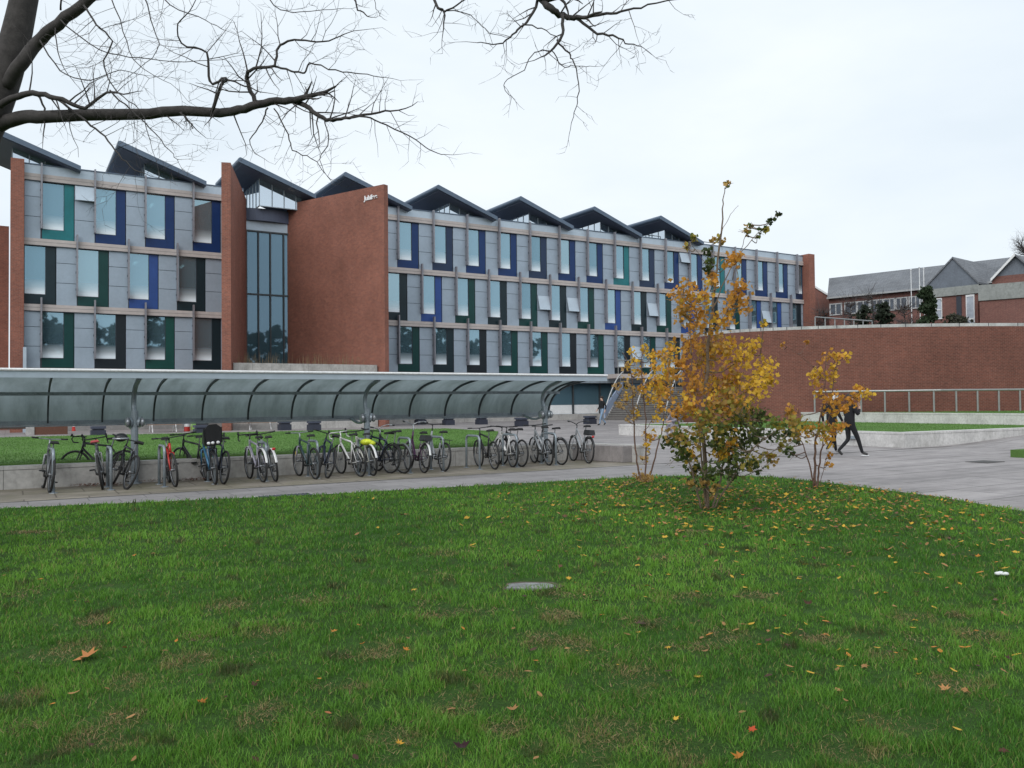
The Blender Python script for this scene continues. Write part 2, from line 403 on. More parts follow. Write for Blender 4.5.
mb = MB(); mb.add([(-40,-43.5,.004),(13.5,-43.5,.004),(13.5,-39.10,.004),(-40,-39.10,.004)], [(0,1,2,3)])
single(mb, 'path', M['path'], None, None, (0,-41,0), 'F', kind='structure')

edge = [(-60,513.5),(0,510),(100,505.5),(200,501.3),(330,495.3),(430,489.5),(530,484),(600,480),(660,477.5),(720,476.3),(770,478),(815,482.5),(860,488),(940,498.5),(1024,513)]
lp = [G(x, y, .0) for x, y in edge]
lawn_poly = [(-22,-12)] + [(W(-24,41.4).x, W(-24,41.4).y)] + [(p.x, p.y) for p in lp] + [(9.6,9.0),(13,2),(16,-12)]
LP = np.array(lawn_poly)
def inside(px, py, poly):
    r = np.zeros(len(px), bool); n = len(poly)
    for i in range(n):
        x0, y0 = poly[i]; x1, y1 = poly[(i+1) % n]
        c = ((y0 > py) != (y1 > py)); 
        with np.errstate(divide='ignore', invalid='ignore'):
            xx = (x1-x0)*(py-y0)/(y1-y0)+x0
        r ^= c & (px < xx)
    return r
mb = MB(); mb.prism(lawn_poly, -.03, .025); single(mb, 'lawn', M['turf'], None, None, (0,0,0), kind='structure')

def fbm(x, y, sc, seed, o=4):
    r = np.zeros_like(x); a = 1; tot = 0; g = np.random.default_rng(seed)
    for i in range(o):
        for k in range(3):
            th = g.uniform(0, 6.28); ph = g.uniform(0, 6.28); fq = sc*(2**i)*g.uniform(.8, 1.25)
            r += a*np.sin(fq*(x*math.cos(th)+y*math.sin(th))+ph+1.3*np.sin(fq*.7*(y*math.cos(th)-x*math.sin(th))+ph*2))
            tot += a*.75
        a *= .62
    return r/tot
def blades(name, px, py, z0, hgt, wid, tint, label_kind, dist, lm=1.0):
    n = len(px); az = rng.uniform(0, 2*math.pi, n); la = rng.uniform(0, 2*math.pi, n); lean = rng.uniform(.15, .95, n)*hgt*lm
    ux, uy = np.cos(az)*wid/2, np.sin(az)*wid/2
    lx, ly = np.cos(la)*lean, np.sin(la)*lean
    V = np.zeros((n, 5, 3), np.float32)
    V[:,0] = np.stack([px-ux, py-uy, z0*np.ones(n)], 1); V[:,1] = np.stack([px+ux, py+uy, z0*np.ones(n)], 1)
    mx_, my_, mz = px+lx*.35, py+ly*.35, z0+hgt*.62
    V[:,2] = np.stack([mx_+ux*.75, my_+uy*.75, mz], 1); V[:,3] = np.stack([mx_-ux*.75, my_-uy*.75, mz], 1)
    V[:,4] = np.stack([px+lx, py+ly, z0+hgt*rng.uniform(.85, 1.05, n)], 1)
    b = (np.arange(n)*5)[:,None]
    fl = np.concatenate([b+np.array([0,1,2,3]), b+np.array([3,2,4])], 1).ravel()
    lt = np.tile([4,3], n)
    o = np_mesh(name, V.reshape(-1,3), fl, lt, M['blade'], None, (0,0,0), np.repeat(tint, 5, axis=0))
    return tag(o, kind=label_kind)
# foreground grass: near blades small and dense, farther ones sparser and wider
N = 520000
dd = 2.6*np.exp(rng.uniform(0, math.log(19.5/2.6), N)); 
aa = rng.uniform(-.80, .80, N)
dx_ = 2.0*np.exp(rng.uniform(0, math.log(19.5/2.0), 170000)); ax_ = rng.uniform(.8, 2.6, 170000)*rng.choice([-1,1], 170000)
px = np.concatenate([dd*aa, dx_*ax_]); py = np.concatenate([dd, dx_]); dd = np.hypot(py, np.maximum(0, np.abs(px)-.8*py))
sl_ = G(530,587); k = inside(px, py, lawn_poly) & (((px-sl_.x)/.27)**2+((py-sl_.y-.03)/.20)**2 > rng.uniform(.6,1.3,len(px))); px, py, dd = px[k], py[k], dd[k]
clump = .6*fbm(px, py, 22, 41, 2)+.6*fbm(px, py, 8, 42, 2); k = rng.random(len(px)) < np.clip(.72+.75*clump, .12, 1); px, py, dd, clump = px[k], py[k], dd[k], clump[k]
big = fbm(px, py, .9, 3); med = fbm(px, py, 3.2, 5); fine = fbm(px, py, 9, 8)
dry = np.clip((fbm(px, py, 2.1, 11)*.55 + fbm(px*.8, py*1.9, 5, 12)*.6 - .56)*3.2, 0, 1)
patches = [(130,688),(117,727),(122,750),(85,740),(95,625),(227,610),(265,637),(315,605),(385,655),(445,557),(345,692),(452,712),(505,735),(30,535),(547,645),(637,680),(577,650),(752,600),(822,645),(882,660),(957,690),(852,760),(882,730),(682,760),(912,622),(70,655),(190,665),(400,745),(600,740),(725,640),(690,600),(980,640),(430,620),(560,620),(660,560),(30,700),(260,720),(500,680)]
acc = np.zeros(len(px)); pr_ = random.Random(3)
for x_, y_ in patches:
    c_ = G(x_, y_); e1_ = (px-c_.x)/pr_.uniform(.10,.24); e2_ = (py-c_.y)/pr_.uniform(.10,.30); acc = np.maximum(acc, np.exp(-(e1_**2+e2_**2)))
dry = np.maximum(dry*.5, np.clip((acc+.35*fbm(px,py,14,31)-.42)*2.4, 0, .95))
dry = np.maximum(dry*np.where(rng.random(len(px)) < .8, 1, .2), 0)
h = (.033 + .011*med + .008*fine)*np.clip(1+.55*clump, .5, 1.6)*rng.uniform(.55, 1.4, len(px))*(1+.02*dd)*(1-.55*dry)
w = .0030*np.maximum(1, dd/3.4)*rng.uniform(.8, 1.3, len(px))
g0 = np.array([.092,.240,.026]); g1 = np.array([.185,.375,.050]); g2 = np.array([.045,.140,.020]); br = np.array([.31,.23,.11])
mixv = np.clip(.48+.55*big+.50*med+.25*fine+rng.normal(0,.22,len(px)), 0, 1)[:,None]
tint = g2*(1-mixv)+g1*mixv; tint = tint*.75+g0*.25
mudn = np.clip((fbm(px, py, 6.5, 51, 3)-.50)*4, 0, .8)[:,None]; tint = tint*(1-mudn)+np.array([.06,.048,.028])*mudn
yl = (rng.random(len(px)) < .07)[:,None]; tint = np.where(yl, np.array([.26,.25,.085]), tint)
tint = tint*(1-dry[:,None])+br*rng.uniform(.55,1.15,(len(px),1))*dry[:,None]
blades('grass', px, py, .02, h.clip(.012,.09), w, tint, 'stuff', dd)
# dead straw lying in the worn patches
tx_, ty_, tw_ = [], [], []
for x_, y_ in patches+[(pr_.uniform(0,1024), 768-pr_.random()**.7*240) for _ in range(30)]:
    c_ = G(x_, y_); m_ = pr_.randrange(50, 260); sx, sy = pr_.uniform(.06,.20), pr_.uniform(.06,.20)
    tx_.append(rng.normal(c_.x, sx, m_)); ty_.append(rng.normal(c_.y, sy, m_)); tw_.append(np.full(m_, .0028*max(1, c_.y/3.6)))
tx_ = np.concatenate(tx_); ty_ = np.concatenate(ty_); tw_ = np.concatenate(tw_); k = inside(tx_, ty_, lawn_poly); tx_, ty_, tw_ = tx_[k], ty_[k], tw_[k]
blades('dead_straw', tx_, ty_, .034, rng.uniform(.008, .020, len(tx_)), tw_, np.array([.36,.27,.13])*rng.uniform(.35,1.15,(len(tx_),1)), 'stuff', None, 4.5)

# fallen leaves
def leaf_shape(kind):
    if kind == 'maple':
        pts = [(0,-.5),(.10,-.22),(.42,-.30),(.30,-.05),(.52,.12),(.26,.16),(.20,.24),(.0,.55),(-.20,.24),(-.26,.16),(-.52,.12),(-.30,-.05),(-.42,-.30),(-.10,-.22)]
    else:
        pts = [(0,-.5),(.18,-.3),(.27,0),(.18,.3),(0,.5),(-.18,.3),(-.27,0),(-.18,-.3)]
    return np.array(pts)
def leaf_verts(kind, size, pos, yaw, tilt, curl):
    s = leaf_shape(kind)*size
    s = s*np.array([[random.uniform(.72,1.15)] for _ in s]); x, y = s[:,0], s[:,1]; z = curl*(x*x+ .6*y*y)/size
    c, si = math.cos(yaw), math.sin(yaw)
    yy = y*math.cos(tilt)-z*math.sin(tilt); zz = y*math.sin(tilt)+z*math.cos(tilt)
    return np.stack([x*c-yy*si+pos[0], x*si+yy*c+pos[1], zz+pos[2]], 1)
def one_leaf(px_, py_, spx, kind, colr, label, grp=None, name='fallen_leaf'):
    p = G(px_, py_, .045); d_ = p.y
    size = spx*d_/FPX
    v = leaf_verts(kind, size, (p.x, p.y, .050), random.uniform(0,6.28), random.uniform(-.5,.5), random.uniform(-1.1,1.5))
    n = len(v); c = v.mean(0); V = np.vstack([v, c]); fl = []; 
    for i in range(n): fl += [i, (i+1) % n, n]
    o = np_mesh(name, V, fl, [3]*n, M['dead_leaf'], None, (p.x, p.y, .05), np.tile(np.array(colr)*random.uniform(.8,1.15), (n+1,1)))
    o.location = (p.x, p.y, .05); tag(o, label, 'leaf', grp)
one_leaf(87, 657, 32, 'maple', (.42,.17,.055), 'largest tan brown fallen leaf, with pointed lobes, lying in the grass at lower left')
one_leaf(461, 748, 20, 'maple', (.045,.018,.022), 'dark purple brown fallen leaf at the bottom centre of the lawn')
one_leaf(328, 713, 9, 'oval', (.36,.13,.05), 'orange brown oval fallen leaf near the bottom, left of the dark purple leaf')
one_leaf(399, 745, 10, 'maple', (.62,.33,.04), 'yellow orange fallen leaf just left of the dark purple leaf')
one_leaf(752, 730, 11, 'maple', (.45,.07,.025), 'red fallen leaf on the lawn at lower right')
one_leaf(223, 649, 11, 'maple', (.05,.02,.03), 'small dark plum fallen leaf right of the largest tan leaf')
one_leaf(641, 624, 13, 'maple', (.07,.035,.03), 'dark brown curled fallen leaf on the grass below the flat stone slab')
one_leaf(747, 550, 0.1+6, 'maple', (.6,.36,.06), 'single yellow fallen leaf by itself between the flat stone and the right edge')
one_leaf(1003, 751, 13, 'maple', (.10,.035,.02), 'dark red brown fallen leaf in the bottom right corner')
one_leaf(849, 656, 8, 'oval', (.50,.20,.04), 'orange oval fallen leaf on the right half of the lawn')
one_leaf(945, 690, 12, 'maple', (.5,.25,.10), 'pale tan fallen leaf near the right edge of the lawn')
spots = []
for i in range(270):
    if i < 100: x_, y_ = random.uniform(0,1024), 768-(random.random()**.8)*230
    else: x_ = random.gauss(800,150); y_ = random.uniform(505,680)
    spots.append((x_, y_))
pal = {'yellow': (.60,.36,.045), 'orange': (.52,.20,.035), 'tan': (.36,.19,.075), 'dark brown': (.075,.036,.024)}
for x_, y_ in spots:
    p = G(x_, y_, .04)
    if not inside(np.array([p.x]), np.array([p.y]), lawn_poly)[0]: continue
    kcol = random.choice(['yellow','yellow','orange','tan','tan','dark brown']) if x_ > 560 else random.choice(['orange','tan','dark brown','dark brown','tan'])
    one_leaf(x_, y_, max(2.5, random.uniform(.03,.07)*FPX/p.y), random.choice(['maple','oval','oval']), pal[kcol],
             'small '+kcol+' fallen leaf among the many scattered over the foreground lawn', kcol+' leaves scattered over the lawn')
# the litter under the young trees, far too many to count
lv = []; lc = []; lf = []; lt = []; nb = 0
def litter(cx, cy, sx, sy, n, pals, smin, smax, zz=.062):
    global nb
    for i in range(n):
        x_ = random.gauss(cx, sx); y_ = random.gauss(cy, sy)
        if not inside(np.array([x_]), np.array([y_]), lawn_poly)[0]: continue
        v = leaf_verts(random.choice(['maple','oval']), random.uniform(smin, smax), (x_, y_, zz+random.uniform(-.012,.02)), random.uniform(0,6.28), random.uniform(-.6,.6), random.uniform(-.5,.8))
        c = np.array(random.choice(pals))*random.uniform(.6,1.15)
        n_ = len(v); lv.append(np.vstack([v, v.mean(0)])); lc.append(np.tile(c, (n_+1,1)))
        for q in range(n_): lf.extend([nb+q, nb+(q+1) % n_, nb+n_])
        lt.extend([3]*n_); nb += n_+1
Y4 = [pal['yellow'], pal['yellow'], pal['orange'], pal['tan'], pal['tan'], (.16,.085,.05)]
litter(3.0,12.6,2.0,1.7,1000,Y4,.045,.09); litter(2.5,15.6,.8,.8,360,[pal['tan'],(.16,.085,.05),pal['yellow'],(.22,.12,.07)],.035,.08)
litter(5.3,13.9,1.6,1.2,600,Y4,.04,.085); litter(5.0,11.0,2.0,2.2,520,Y4,.04,.08)
o = np_mesh('leaf_litter', np.vstack(lv), lf, lt, M['dead_leaf'], None, (0,0,0), np.vstack(lc)); tag(o, kind='stuff')

# small things in the lawn and paving
p = G(530, 587, .03); mb = MB()
pts = [(-.20,-.10),(-.05,-.13),(.15,-.11),(.22,-.03),(.15,.08),(-.04,.10),(-.18,.06)]
mb.prism([(p.x+a, p.y+b) for a, b in pts], .0, .046)
single(mb, 'stone_slab', weath('dirty_slab', (.20,.205,.205), .45, .8, scale=9), 'flat grey stone set flush in the lawn with bare soil around it', 'stone', (p.x,p.y,0))
mb = MB()
mb.prism([(p.x+a*1.25+random.uniform(-.04,.04), p.y+.05+b*1.4) for a, b in pts], .0, .036)
single(mb, 'soil', weath('bare_soil', (.075,.055,.04), .4, .95, scale=20), None, None, (p.x,p.y,0), kind='structure')
p = G(1000, 576, .03); mb = MB()
for i in range(4): mb.blob((p.x+random.uniform(-.05,.05), p.y+random.uniform(-.03,.03), .055), .032, .022, .016, 7, 5)
single(mb, 'paper_scrap', M['white_paint'], 'crumpled scrap of white paper on the lawn at the far right', 'litter', (p.x,p.y,0.03))
c = SV(G(285,496.3)); t_ = thing('drain_grate', 'dark rectangular drain grate in the path in front of the bicycles', 'drain cover', (c[0],-c[1],0), 'F')
mb = MB(); mb.fb(c[0]-.50,c[0]+.50,c[1]-.24,c[1]+.24,.0,.012); mb.build('grate_frame', M['stone'], t_)
mb = MB()
for i in range(14): mb.fb(c[0]-.43+i*.0645,c[0]-.43+i*.0645+.045,c[1]-.18,c[1]+.18,.012,.018)
mb.build('grating', M['cubestone'], t_)
c = SV(G(985,462)); zc = plaza_z(*c)
mb = MB(); mb.fb(c[0]-.38,c[0]+.38,c[1]-.28,c[1]+.28,zc,zc+.012); single(mb, 'manhole_cover', M['asphalt'], 'dark square manhole cover in the plaza paving at the right', 'drain cover', (c[0],-c[1],zc), 'F')
c = SV(G(1022,450,.2)); mb = MB(); mb.fb(c[0]-.1,c[0]+7,c[1]-.25,c[1]+.7,0,.2)
single(mb, 'grass_patch', M['turf_terrace'], None, None, (c[0],-c[1],0), 'F', kind='structure')

# ------------------------------------------------------------------ raised terrace behind the bike shelter
def blockwall(name, label, segs, z0, z1, mat, th=.35, block=1.6, cap=None, grp=None):
    a0 = segs[0]
    t_ = thing(name, label, 'low wall', (a0[0], -a0[1], z0), 'F', grp)
    mw_ = MB(); mc = MB(); mj = MB()
    for (sa, va), (sb, vb) in zip(segs, segs[1:]):
        a = Vector((sa,-va)); b = Vector((sb,-vb)); L = (b-a).length; e = (b-a)/L; q = Vector((-e.y, e.x))
        n = max(1, int(L/block))
        for i in range(n):
            p0 = a+e*(L*i/n+.004); p1 = a+e*(L*(i+1)/n-.004); dz = random.uniform(-.003,.003)
            mw_.prism([p0, p1, p1+q*th, p0+q*th], z0, z1-.07+dz)
            p0 = a+e*(L*i/n+.002)-q*.012; p1 = a+e*(L*(i+1)/n-.002)-q*.012
            mc.prism([p0, p1, p1+q*(th+.012), p0+q*(th+.012)], z1-.066, z1+dz*.5)
        p0 = a+q*.03; p1 = b+q*.03
        mj.prism([p0, p1, p1+q*(th-.06), p0+q*(th-.06)], z0-.02, z1-.02)
    mw_.build('wall_block', mat, t_); mc.build('coping', cap or mat, t_); mj.build('joint_fill', M['joint'], t_)
    return t_
TZ = .43
mb = MB(); mb.prism([(-40,-36.15),(12.55,-36.25),(13.0,-38.2),(13.6,-38.2),(15.9,-27),(15.9,-19),(-40,-19)], -.04, TZ)
single(mb, 'raised_terrace', M['plaza'], None, None, (0,-30,0), 'F', kind='structure')
blockwall('low_wall', 'long pale grey low wall running behind the bicycles under the shelter', [(-40,36.4),(12.9,36.5),(13.35,38.4),(13.75,38.35)], 0, TZ+.02, M['stone'], .38, 1.9, M['stone'])
mb = MB(); mb.prism([(-40,-35.9),(10.3,-36.0),(15.6,-27.2),(15.8,-22.2),(11.5,-20.6),(.9,-18.9),(-40,-18.9)], TZ-.02, TZ+.05)
single(mb, 'terrace_lawn', M['turf_terrace'], None, None, (0,-30,TZ), 'F', kind='structure')
def field(polyF, n, z, hh, ww, base, name='grass'):
    P = np.array(polyF); lo, hi = P.min(0), P.max(0)
    a = rng.uniform(lo[0], hi[0], n); b = rng.uniform(lo[1], hi[1], n); k_ = inside(a, b, polyF); a, b = a[k_], b[k_]
    X = OV.x+dV.x*a+nV.x*b; Y = OV.y+dV.y*a+nV.y*b
    m_ = np.clip(.5+.5*fbm(X,Y,.8,21)+rng.normal(0,.25,len(a)),0,1)[:,None]
    tn = np.array(base)*(.7+.6*m_)
    blades(name, X, Y, z, rng.uniform(.6,1.3,len(a))*hh, np.full(len(a), ww), tn, 'stuff', None)
field([(-8,35.9),(10.3,36.0),(15.6,27.2),(15.8,22.2),(11.5,20.6),(.9,18.9),(-8,18.9)], 90000, TZ+.05, .03, .014, (.125,.245,.062))

# right hand terraces
TA, TB = .48, .93
mb = MB(); mb.prism([(24.45,-38.4),(75,-40.5),(75,-20),(36,-25.2),(24.45,-23.8)], .02, TA); single(mb, 'lower_terrace', M['turf_terrace'], None, None, (30,-30,0), 'F', kind='structure')
blockwall('terrace_wall', 'lower white stone retaining wall, wrapping the lawn beside the plaza', [(30,23.5),(24.25,23.7),(24.25,38.6),(52,40.2)], 0, TA+.02, M['stone_white'], .4, 1.5)
mb = MB(); mb.prism([(34.9,-37.5),(75,-37.5),(75,-21),(37,-25.4),(34.9,-25.4)], .3, TB); single(mb, 'upper_terrace', M['turf_terrace'], None, None, (40,-28,0), 'F', kind='structure')
blockwall('terrace_wall', 'upper white stone retaining wall with black stains, below the steel railing', [(34.7,25.3),(34.7,37.6),(60,37.6)], TA-.05, TB+.02, M['stone_white'], .4, 1.5)
field([(24.7,24),(24.7,38.2),(50,38.5),(34.5,25)], 40000, TA, .03, .016, (.12,.23,.06))
field([(35.2,25.2),(35.2,37.4),(50,37.4),(60,30),(45,20)], 30000, TB, .03, .018, (.12,.23,.06))
pa = W(24.25,38.66); mb = MB(); c = G(868.5,440.5,.25); cs = SV(c)
mb.fb(24.1,24.24,36.55,36.85,.24,.34); single(mb, 'wall_plate', M['galv'], 'small grey plate fixed to the lower white wall right of the sapling', 'plate', (24.2,-36.7,.28), 'F')
# steel railing on upper terrace
def railing(name, label, pts, zb, hgt, n, mat, rads=(.03,.03), mid=()):
    a = Vector(pts[0]); t_ = thing(name, label, 'railing', (a.x, a.y, zb if not hasattr(zb,'__len__') else zb[0]))
    zb = zb if hasattr(zb, '__len__') else [zb]*len(pts)
    P = [Vector((p[0], p[1], z)) for p, z in zip(pts, zb)]
    L = [0]
    for i in range(1, len(P)): L.append(L[-1]+(P[i]-P[i-1]).length)
    def at(u):
        for i in range(1, len(P)):
            if u <= L[i]+1e-6: return P[i-1].lerp(P[i], (u-L[i-1])/max(1e-6, L[i]-L[i-1]))
        return P[-1].copy()
    for i in range(n+1):
        q = at(L[-1]*i/n); mb = MB(); mb.tube([q, q+Vector((0,0,hgt-rads[1]))], rads[0], 6); mb.build('post', mat, t_)
    up = Vector((0,0,hgt)); mb = MB(); mb.tube([p+up for p in P], rads[1]*1.2, 8); mb.build('handrail', mat, t_)
    for h_ in mid: mb = MB(); mb.tube([p+Vector((0,0,h_)) for p in P], rads[1]*.6, 6); mb.build('midrail', mat, t_)
    return t_
railing('railing', 'long grey steel railing on the upper grass terrace before the curved wall', [(15.55,43.2),(21.0,41.2),(29.5,41.9)], TB-.05, 1.12, 13, M['rail'], (.045,.045))

# ------------------------------------------------------------------ curved brick building on the right
def catmull(P, n=10):
    out = []; P = [Vector(p) for p in P]
    for i in range(len(P)-1):
        p0 = P[max(0,i-1)]; p1 = P[i]; p2 = P[i+1]; p3 = P[min(len(P)-1,i+2)]
        for k in range(n):
            t = k/n; out.append(.5*((2*p1)+(p2-p0)*t+(2*p0-5*p1+4*p2-p3)*t*t+(3*p1-p0-3*p2+p3)*t**3))
    out.append(P[-1]); return out
plan = catmull([(12.6,60),(11.2,55),(10.55,51),(10.75,48),(11.9,45.6),(13.8,44.3),(16.8,43.35),(21.4,42.75),(27.5,43.2),(34,45.4),(41,50),(46,58)], 8)
ZT = 5.42
t_ = thing('brick_rotunda', 'large curved dark red brick building with pale coping, right of the plaza', 'building', (22,44,0))
def curved_wall(pl, z0, z1, th, uvoff=0):
    mb = MB(); n = len(pl); L = 0
    q = []
    for i in range(n):
        tg = (pl[min(n-1,i+1)]-pl[max(0,i-1)]).normalized(); q.append(Vector((-tg.y, tg.x)))
    for i in range(n):
        a = pl[i]; b = pl[i]+q[i]*th
        mb.v += [(a.x,a.y,z0),(a.x,a.y,z1),(b.x,b.y,z1),(b.x,b.y,z0)]
    for i in range(n-1):
        k_ = i*4; r_ = k_+4
        for j in range(4): mb.f.append((k_+j, r_+j, r_+(j+1)%4, k_+(j+1)%4)); mb.m.append(0)
    mb.f = [f[::-1] for f in mb.f]
    return mb
def arc_uv(o, pl):
    me = o.data; uv = me.uv_layers[0].data; L = [0]
    for i in range(1, len(pl)): L.append(L[-1]+(pl[i]-pl[i-1]).length)
    for p in me.polygons:
        if abs(p.normal.z) > .7: continue
        for li in p.loop_indices:
            vi = me.loops[li].vertex_index; uv[li].uv = (L[vi//4], me.vertices[vi].co.z)
w_ = curved_wall(plan, 0, ZT-.16, .5).build('brick_wall', M['brick_dark'], t_); arc_uv(w_, plan)
pl2 = [p for p in plan]
cw = curved_wall(plan, ZT-.157, ZT, .62); cwo = cw.build('coping', weath('coping_stone', (.42,.42,.42), .3, .7, scale=1.6), t_)
mb = MB()
for i in range(0, len(plan)-1, 2):   # joints of the coping
    a = plan[i]; tg = (plan[i+1]-plan[i]).normalized(); q = Vector((-tg.y, tg.x))
    mb.prism([a-q*.004, a+tg*.035-q*.004, a+tg*.035+q*.6, a+q*.6], ZT-.15, ZT+.004)
mb.build('coping_joint', M['joint'], t_)
inn = []
for i, p in enumerate(plan):
    tg = (plan[min(len(plan)-1,i+1)]-plan[max(0,i-1)]).normalized(); inn.append((p.x-tg.y*.5, p.y+tg.x*.5))
mb = MB(); mb.prism(inn, ZT-.6, ZT-.35); mb.build('flat_roof', M['asphalt'], t_)
railing('railing', 'grey green railing on the rotunda roof behind the coping, nearest the glazed block', [D(815,316,50)[:2], D(872,318,53)[:2]], ZT-.35, 1.45, 6, M['rail'], (.035,.035), (.5,.9))
railing('railing', 'sloping grey green railing on the rotunda roof by the conifer', [D(876,326,50)[:2], D(958,320,54)[:2]], [ZT-.75, ZT-.3], 1.2, 7, M['rail'], (.035,.035), (.5,))

# ------------------------------------------------------------------ the glazed office building
B = thing('office_building', 'long office building of grey panels and coloured windows with sawtooth roofs', 'building', (0,0,0), 'F')
MOD = 2.776
FLO = [(3.85,7.15),(7.53,10.95),(11.33,14.70)]      # clear height of each glazed storey
for sa, sb in ((0,12.3),(17.5,65.75)):
    for z0, z1 in ((3.47,3.85),(7.15,7.53),(10.95,11.33),(14.70,15.08)):
        mb = MB(); mb.fb(sa, sb, -.3, .10, z0, z1); mb.build('concrete_band', M['band'], B)
        mb = MB(); mb.fb(sa, sb, .06, .104, z0-.035, z0-.003); mb.fb(sa, sb, .06, .104, (z0+z1)/2-.006, (z0+z1)/2+.006); mb.build('band_joint', M['joint'], B)
    mb = MB(); mb.fb(sa, sb, -.2, .03, 15.083, 15.60); mb.build('parapet', M['parapet'], B)
    mb = MB(); mb.fb(sa, sb, -.25, .08, 15.603, 15.66); mb.build('parapet_coping', M['slate_metal'], B)
    mb = MB(); mb.fb(sa, sb, -3.2, -3.0, 0, 15.5)
    for z in (3.6,7.3,11.1,14.9): mb.fb(sa, sb, -3.0, -.31, z-.12, z+.12)
    mb.build('room_back', M['interior'], B)
mb = MB(); mb.fb(0, 65.75, -20, -9.3, 0, 15.4); mb.fb(0,12.3,-9.2,-3.3,14.6,15.4); mb.fb(17.5,65.7,-9.2,-3.3,14.6,15.4); mb.build('roof_block', M['slate_metal'], B)

rowcol = {
 'Lt': ['teal','navy','navy','navy'], 'Lm': ['bkgreen','dkgreen','blue','bkgreen'], 'Lb': ['dkgreen','black','green','bkgreen'],
 'Rt': ['navy','navy','navy','dknavy','navy','navy','dknavy','navy','navy','teal','dknavy','navy','navy','teal','navy','navy','navy','dknavy'],
 'Rm': ['dkgreen','blue','bkgreen','blue','dkgreen','bkgreen','dkgreen','bkgreen','dkgreen','blue','bkgreen','dkgreen','blue','bkgreen','dkgreen','blue','blue','bkgreen'],
 'Rb': ['dkgreen','black','dkgreen','bkgreen','black','dkgreen','dkgreen','black','green','black','dkgreen','bkgreen','dkgreen','black','dkgreen','bkgreen','dkgreen','black']}
PANE = {}
GW, CW = 1.13, 1.66
flaps = {('Rm',6),('Rm',7),('Rm',10),('Rm',15),('Rb',9),('Rt',11),('Lt',0)}
lamps = {('Lt',1),('Lt',2),('Lm',2),('Lm',3),('Rm',2),('Rm',5)}
blinds = {('Rb',2):1.0, ('Rb',3):1.0, ('Rb',4):.62, ('Rb',7):.5, ('Rb',9):.8, ('Rm',11):.25, ('Lt',0):1.0, ('Rb',11):.7}
def bay(key, i, s, lo, hi, z0, z1):
    a, g, cend, e = max(lo, s), min(hi, s+GW), min(hi, s+CW), min(hi, s+MOD)
    zg = z0+.57
    cm = M['c_'+rowcol[key][i]]
    fr = MB()
    fr.fb(g, cend-.03, -.22, -.04, z0+.03, z1-.03); fr.fb(a, g, -.22, -.04, z0+.03, zg)
    fo = fr.build('window', cm, B)
    if g-a > .3:
        var_ = random.choice(['glass','glass','glass_b','glass_c']) if key[1] != 'b' else random.choice(['glass_b','glass']); kk = (round(g-a,2), round(z1-z0,2), var_)
        if kk not in PANE:
            pm = MB(); w0 = g-a-.06; h0 = z1-.03-zg-.06
            pm.box(0, w0, 0, .02, 0, h0); po = pm.build('pane', M[var_], None); PANE[kk] = po.data; bpy.data.objects.remove(po)
        po = bpy.data.objects.new('pane', PANE[kk]); COL.objects.link(po); po.parent = fo; po.location = (a+.03, .10, zg+.03); ORG[po.name] = Vector((0,0,0))
        ed = MB(); ed.fb(a,a+.03,-.15,-.05,zg+.002,z1-.03); ed.fb(g-.028,g-.002,-.15,-.05,zg+.002,z1-.03); ed.fb(a+.03,g-.03,-.15,-.05,zg+.002,zg+.03); ed.build('frame', M['joint'], fo)
        if (key,i) not in blinds and random.random() < .22: blinds[(key,i)] = random.choice([.15,.25,.4,.55])
        if (key,i) in blinds:
            f_ = blinds[(key,i)]; bl = MB(); bl.fb(a+.02, g-.02, -.30, -.28, z1-.05-(z1-zg)*f_, z1-.05); bl.build('blind', M['blind'], fo)
        if (key,i) in lamps or random.random() < .07:
            l_ = MB(); l_.fb(a+.45, a+.6, -2.2, -1.1, z1-.42, z1-.36); l_.build('ceiling_lamp', M['lamp'], fo)
    if e-cend > .1:
        zz = [z0+.0, z0+(z1-z0)*.38, z0+(z1-z0)*.72, z1]
        cl = MB()
        for j in range(3):
            cl.fb(cend+.012, e-.05, -.2, .0, zz[j]+.014, zz[j+1]-.014)
        bk = MB(); bk.fb(cend, e, -.24, -.05, z0, z1, 0)
        co_ = cl.build('cladding_panel', M['grey_panel'], B); bk.build('panel_joint', M['joint'], co_)
        if (key,i) in flaps:
            zt, zb = zz[2]+.0, zz[1]+.05; fl = MB()
            if key[1] == 't': zt, zb = zz[3]-.05, zz[2]
            fl.hexa([(cend+.03,-.34,zb),(e-.05,-.34,zb),(e-.05,-.30,zb),(cend+.03,-.30,zb),(cend+.03,-.05,zt),(e-.05,-.05,zt),(e-.05,-.01,zt),(cend+.03,-.01,zt)])
            fl.build('vent_flap', M['parapet'], co_)
def fins(start, lo, hi, z0, z1, up):
    s = start
    while s < hi-.05:
        if s > lo+.02:
            mb = MB(); mb.fb(s-.085, s+.005, .106, .36, z0+.57, z1+up); mb.fb(s-.085, s+.005, -.02, .058, z0+.57, z1-.05)
            f_ = mb.build('fin', M['fin'], B)
            br_ = MB()
            for z in (z0+.9, z0+1.9, z1-.6): br_.fb(s-.11, s+.03, .06, .104, z, z+.12)
            br_.build('bracket', M['joint'], f_)
        s += MOD
